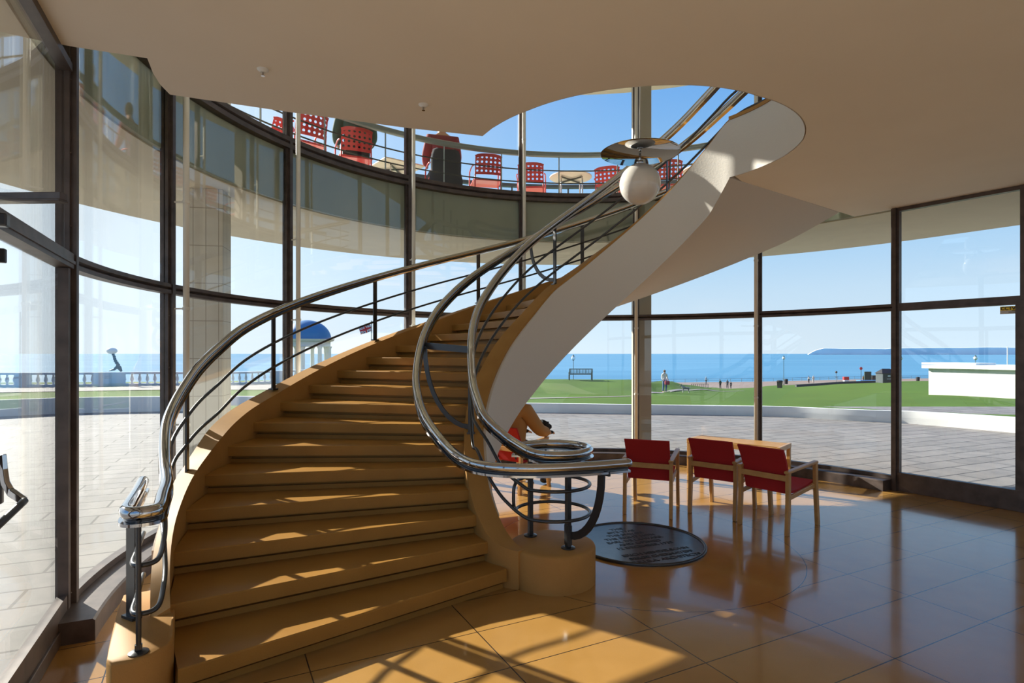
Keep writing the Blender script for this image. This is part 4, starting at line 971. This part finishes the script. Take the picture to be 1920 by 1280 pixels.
for (u, Y, rz, lab, c, l_) in ((1350.5, 62, 10, 'person in dark green walking away, leftmost of the three near the lawn corner', m_green, m_navy), (1364, 62, -5, 'person in a dark coat walking away, middle of the three near the lawn corner', m_grey, m_navy), (1370.5, 62, 5, 'shorter person in navy, rightmost of the three near the lawn corner', m_navy, m_navy)):
    lawn_person(u, Y, rz, lab, c, l_, m_hair, wk, s=.95 if u < 1368 else .75)
lawn_person(1324, 68, 0, 'person in pale grey leaning on the short fence by the sea', m_ltblue, m_grey, m_ghair, z=PZ + .55, s=.9)
lawn_person(1516.5, 82, 20, 'person in a cream and black jacket, left one of the pair on the promenade', m_cream, m_navy, m_hair, z=PZ, s=1.0)
lawn_person(1525, 82, -20, 'person all in white, right one of the pair on the promenade', m_cream, m_cream, m_ghair, z=PZ, s=1.05)
lawn_person(1619, 84, 0, 'person in brown by the blue mats and dark noticeboard', m_tan, m_grey, m_hair, z=PZ, s=1.0)
dg = empty('dog', on_lawn(1286, 25), rad(80)); tag(dg, 'small black and white dog on the lawn right of the person in cream', 'dog')
skin_obj('body', [((0, -.16, .36), .085), ((0, .02, .37), .09), ((0, .18, .39), .10), ((0, .27, .50), .055), ((0, .33, .56), .06), ((0, .43, .53), .032), ((.06, -.19, .30), .05), ((.065, -.17, .2), .03), ((.065, -.23, .12), .02), ((.065, -.21, .02), .022), ((-.06, -.19, .30), .05), ((-.065, -.17, .2), .03), ((-.065, -.23, .12), .02), ((-.065, -.21, .02), .022), ((.06, .2, .28), .035), ((.06, .2, .15), .022), ((.06, .21, .02), .022), ((-.06, .2, .28), .035), ((-.06, .2, .15), .022), ((-.06, .21, .02), .022), ((0, -.26, .40), .02), ((0, -.36, .47), .012)],
         [(0, 1), (1, 2), (2, 3), (3, 4), (4, 5), (0, 6), (6, 7), (7, 8), (8, 9), (0, 10), (10, 11), (11, 12), (12, 13), (2, 14), (14, 15), (15, 16), (2, 17), (17, 18), (18, 19), (0, 20), (20, 21)], mat('dog_fur', (.5, .48, .45), .9, noise=(.02, .02, .02), nscale=4), dg)
for sx in (-1, 1): MB().lathe([(.025, 0), (.003, .07)], (sx * .04, .31, .60), 6).build('ear', M_black, dg)
# small things along the promenade
def thing(name, label, cat, u, Y, z=PZ, group=None):
    o = empty(name, W((u - 960) / F * Y, Y, z)); return tag(o, label, cat, group)
k_ = thing('kiosk', 'small dark weatherboarded hut with a pitched roof beside the window post', 'hut', 1661, 68, gz(1661, 68))
MB().box((0, 0, .95), (2.6, 2.2, 1.9)).build('wall', mat('hut_boards', (.05, .075, .085), .7, noise=(.035, .05, .06), nscale=2), k_)
MB().add([(-1.5, -1.25, 1.85), (1.5, -1.25, 1.85), (.75, 0, 2.75), (-.75, 0, 2.75), (-1.5, 1.25, 1.85), (1.5, 1.25, 1.85)], [(0, 1, 2, 3), (5, 4, 3, 2), (0, 3, 4), (1, 5, 2), (0, 4, 5, 1)]).build('roof', M_black, k_)
MB().box((-.1, -1.12, 1.35), (.5, .04, .25)).box((-.1, -1.12, .8), (.8, .04, .08)).build('notice', M_kerb, k_)
for (u, Y, h_, w__, lab, zz) in ((1462, 60, 1.15, 1.0, 'dark square litter bin at the corner of the lawn, left of the low wall', None), (1474, 80, 1.0, .8, 'round black litter bin on the promenade by the lamp post', PZ), (1721, 84, 1.2, .8, 'black litter bin on the promenade left of the shelter', PZ)):
    b_ = thing('litter_bin', lab, 'bin', u, Y, gz(u, Y) if zz is None else zz, 'litter bins along the promenade')
    MB().lathe([(w__ * .42, 0), (w__ * .5, h_ * .85), (w__ * .52, h_)], (0, 0, 0), 4 if zz is None else 14).build('body', M_black, b_); MB().lathe([(w__ * .54, 0), (w__ * .4, .15)], (0, 0, h_), 14).build('lid', M_black, b_)
lwp = [(1492, 66), (1540, 67), (1580, 69), (1620, 71), (1640, 72)]
lwl = MB().strip([W((u - 960) / F * Y, Y, gz(u, Y) + .12) for u, Y in lwp], .4, .5 * H * .6).build('low_wall', mat('low_wall_stone', (.10, .10, .11), .9)); tag(lwl, 'long low dark wall between the lawn and the promenade', 'wall')
for u, vt, Y, lab, c in ((1568, 696, 86, 'slim grey post with a rack on the promenade, left of the red and white sign', M_grail), (1614.5, 689, 86, 'slim post with a red round top by the dark noticeboard', M_dark)):
    pz_ = thing('sign_post', lab, 'post', u, Y); ht = (1 - (vt - HV) * Y / F - PZ) * H
    MB().tube([(0, 0, 0), (0, 0, ht - .3)], .06, 8).build('pole', c, pz_)
    if u > 1600: MB().sphere((0, 0, ht - .2), .38, 14, 8, (1, .3, 1)).build('sign', M_red, pz_, smooth=True)
    else: MB().sphere((0, 0, ht - .2), .28, 10, 8).lathe([(.5, 0), (.5, .08)], (0, 0, ht * .45), 10).build('sign', M_black, pz_)
q_ = thing('life_ring_post', 'red and white box on the promenade right of the strolling pair', 'box', 1586, 82)
MB().box((0, 0, .4), (1.0, .6, .8)).build('base', M_white, q_); MB().box((0, 0, 1.15), (1.2, .6, .7)).build('top', M_red, q_)
q_ = thing('noticeboard', 'tall dark noticeboard standing behind the blue mats', 'board', 1627, 83)
MB().box((0, 0, 1.4), (1.6, .2, 2.6)).build('panel', M_green, q_); MB().box((1.7, 0, .9), (1.3, .8, 1.8)).build('cabinet', M_dark, q_)
q_ = thing('blue_mats', 'flat bright blue mats laid on the promenade by the noticeboard', 'mat', 1628, 74, gz(1628, 72) + .12)
tag(q_)
MB().box((0, 0, .08), (4.2, 1.5, .25)).build('mat', mat('blue_vinyl', (.05, .25, .65), .5), q_)
fs_ = thing('short_fence', 'short dark fence on the lawn edge right of the grass mound', 'fence', 1312, 58, gz(1312, 58))
for k in range(9): MB().box((-1.35 + k * .34, 0, .45), (.06, .06, .9)).build('post', M_dark, fs_)
MB().box((0, 0, .88), (2.9, .06, .06)).box((0, 0, .3), (2.9, .05, .05)).build('rail', M_dark, fs_)

# ---- left: stone balustrade, bandstand, flag, bent lamp sculpture, planter
bl = empty('stone_balustrade', P(20, 125, -.15)); tag(bl, 'white stone balustrade curving along the seafront beyond the left windows', 'balustrade')
blI = Matrix.Translation(-Vector(bl.location))
BC = [(u, Y) for u, Y in ((-260, 16.6), (-80, 17.2), (60, 17.5), (150, 17.75), (300, 18.5), (420, 19.6), (560, 21.2), (700, 22.6), (830, 24.2))]
def bpt(t):                     # piecewise along BC
    i = min(int(t), len(BC) - 2); f_ = t - i; return BC[i][0] + (BC[i + 1][0] - BC[i][0]) * f_, BC[i][1] + (BC[i + 1][1] - BC[i][1]) * f_
bx_ = lambda u, Y, z: W((u - 960) / F * Y, Y, z)
NB = 120
pts_t = [bpt((len(BC) - 1) * k / NB) for k in range(NB + 1)]
def base_z(u, Y): return gz(u, Y) - .02
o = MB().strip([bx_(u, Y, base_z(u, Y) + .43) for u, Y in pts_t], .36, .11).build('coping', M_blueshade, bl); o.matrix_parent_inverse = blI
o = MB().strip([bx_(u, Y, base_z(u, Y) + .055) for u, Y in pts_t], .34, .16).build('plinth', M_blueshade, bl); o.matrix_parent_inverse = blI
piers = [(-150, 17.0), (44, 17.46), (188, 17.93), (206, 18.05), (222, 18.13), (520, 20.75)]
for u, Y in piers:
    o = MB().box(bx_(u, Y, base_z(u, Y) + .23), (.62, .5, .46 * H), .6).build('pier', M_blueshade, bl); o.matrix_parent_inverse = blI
nb = 0; acc = 0; prev = None; prof_b = [(.06, 0), (.06, .04), (.035, .07), (.085, .2), (.075, .3), (.035, .44), (.055, .5), (.055, .54)]
bm0 = MB().lathe(prof_b, (0, 0, 0), 8).build('baluster', M_blueshade, bl, smooth=True); first = True
fine = [bpt((len(BC) - 1) * k / 3000) for k in range(3001)]
for u, Y in fine:
    p = Vector(bx_(u, Y, 0))
    if prev is not None: acc += (p - prev).length
    prev = p
    if acc > .34 and -60 < u < 640 and nb < 98:
        acc = 0
        if any(abs(u - a) < (9 if 180 < a < 230 else 12) for a, b in piers): continue
        o = bm0 if first else bm0.copy()
        if not first: COL.objects.link(o); o.parent = bl
        first = False; nb += 1
        o.matrix_parent_inverse = blI; o.location = (p.x, p.y, (base_z(u, Y) + .10) * H)
# bent lamp sculpture
sc = empty('lamp_sculpture', bx_(216, 18.05, base_z(216, 18.05) + .487)); tag(sc, 'leaning black knotted post carrying a white oval head on the balustrade', 'sculpture')
n_ = 14; sp_ = []
for k in range(n_ + 1):
    t = k / n_; sp_.append((.20 - .34 * t + .02 * sin(9 * t), 0, .18 + t * .74))
MB().tube(sp_, [.075 + .028 * (k % 2) - .03 * k / n_ for k in range(n_ + 1)], 9).build('post', M_black, sc)
MB().tube([(-.30, 0, .03), (-.05, 0, .10), (.14, 0, .26), (.20, 0, .20), (.33, 0, .0)], [.02, .06, .10, .11, .05], 8).build('base', M_black, sc)
MB().sphere((-.17, 0, 1.06), .26, 20, 12, (1.0, .8, .62)).build('head', mat('oval_head', (.55, .62, .70), .4), sc, smooth=True)
# bandstand
BY = 24.0; bsx = (577 - 960) / F * BY
bs = empty('bandstand', W(bsx, BY, base_z(577, BY))); tag(bs, 'domed blue-roofed bandstand on white columns beyond the balustrade', 'bandstand')
zb = base_z(577, BY); zd = 1 - (636 - HV) * BY / F - zb; ztop = 1 - (600 - HV) * BY / F - zb; Rd = 46 * BY / F
M_dome = mat('blue_dome', (.06, .20, .42), .5)
prof = [(Rd * .92 * cos(t), (ztop - zd) * sin(t)) for t in [pi / 2 * k / 12 for k in range(12)]] + [(.01, ztop - zd)]
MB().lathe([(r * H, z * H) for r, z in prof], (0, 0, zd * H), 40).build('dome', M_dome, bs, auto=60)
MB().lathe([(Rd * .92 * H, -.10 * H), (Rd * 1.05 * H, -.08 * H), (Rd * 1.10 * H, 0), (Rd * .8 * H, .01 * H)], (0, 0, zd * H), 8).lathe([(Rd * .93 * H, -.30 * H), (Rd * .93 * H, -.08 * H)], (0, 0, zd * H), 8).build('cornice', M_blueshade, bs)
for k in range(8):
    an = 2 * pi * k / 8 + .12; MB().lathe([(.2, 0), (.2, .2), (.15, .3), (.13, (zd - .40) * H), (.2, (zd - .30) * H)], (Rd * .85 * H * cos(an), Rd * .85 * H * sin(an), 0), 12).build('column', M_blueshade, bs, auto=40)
# flag
fg = empty('flag', W((696.5 - 960) / F * 27, 27, base_z(696, 27))); tag(fg, 'red, white and blue Union flag flying from a pole beyond the stair', 'flag')
fh = (1 - (601 - HV) * 27 / F - base_z(696, 27)) * H
MB().tube([(0, 0, 0), (0, 0, fh)], .04, 8).build('pole', M_grail, fg)
def flag_mat():
    m = mat('union_flag', (.02, .03, .25), .8); t = m.node_tree; b = t.nodes['Principled BSDF']; q = N(t)
    tc = t.nodes.new('ShaderNodeTexCoord'); sp = t.nodes.new('ShaderNodeSeparateXYZ'); t.links.new(tc.outputs['Object'], sp.inputs[0])
    x = q.m('ABSOLUTE', q.m('ADD', sp.outputs[0], .46)); z = q.m('ABSOLUTE', q.m('SUBTRACT', sp.outputs[2], 0))
    dg_ = q.m('ABSOLUTE', q.m('SUBTRACT', q.m('MULTIPLY', x, .62), z))
    white = q.m('MAXIMUM', q.m('LESS_THAN', dg_, .07), q.m('MAXIMUM', q.m('LESS_THAN', x, .12), q.m('LESS_THAN', z, .12)))
    redm = q.m('MAXIMUM', q.m('LESS_THAN', x, .07), q.m('MAXIMUM', q.m('LESS_THAN', z, .07), q.m('LESS_THAN', dg_, .025)))
    t.links.new(q.mix(redm, q.mix(white, (.02, .03, .25), (.8, .8, .8)), (.6, .02, .04)), b.inputs['Base Color']); return m
vs = []; fs = []; nx, nz = 18, 8
for i in range(nx + 1):
    for j in range(nz + 1): xx = -.92 * i / nx; vs.append((xx, .07 * sin(xx * 9), (j / nz - .5) * .56))
for i in range(nx):
    for j in range(nz): fs.append((i * (nz + 1) + j, (i + 1) * (nz + 1) + j, (i + 1) * (nz + 1) + j + 1, i * (nz + 1) + j + 1))
fl_ = MB().add(vs, fs).build('flag_cloth', flag_mat(), fg, smooth=True); fl_.location = (-.02, 0, fh - .52); fl_.rotation_euler = (0, rad(-18), 0)
sdm = fl_.modifiers.new('thick', 'SOLIDIFY'); sdm.thickness = .006
# planter near the terrace edge
x0, y0 = (372 - 960) / F * 7.8, 7.8
pw = empty('planter', W(x0 + .45, y0 + .35, 0)); tag(pw, 'low white planter with grass on top outside, beside the tiled column', 'planter')
MB().box((0, 0, .11 * H), (.9 * H, .7 * H, .22 * H)).build('body', M_kerb, pw, bevel=.03); MB().box((0, 0, .225 * H), (.84 * H, .64 * H, .03 * H)).build('grass', M_grass, pw, bevel=.02)
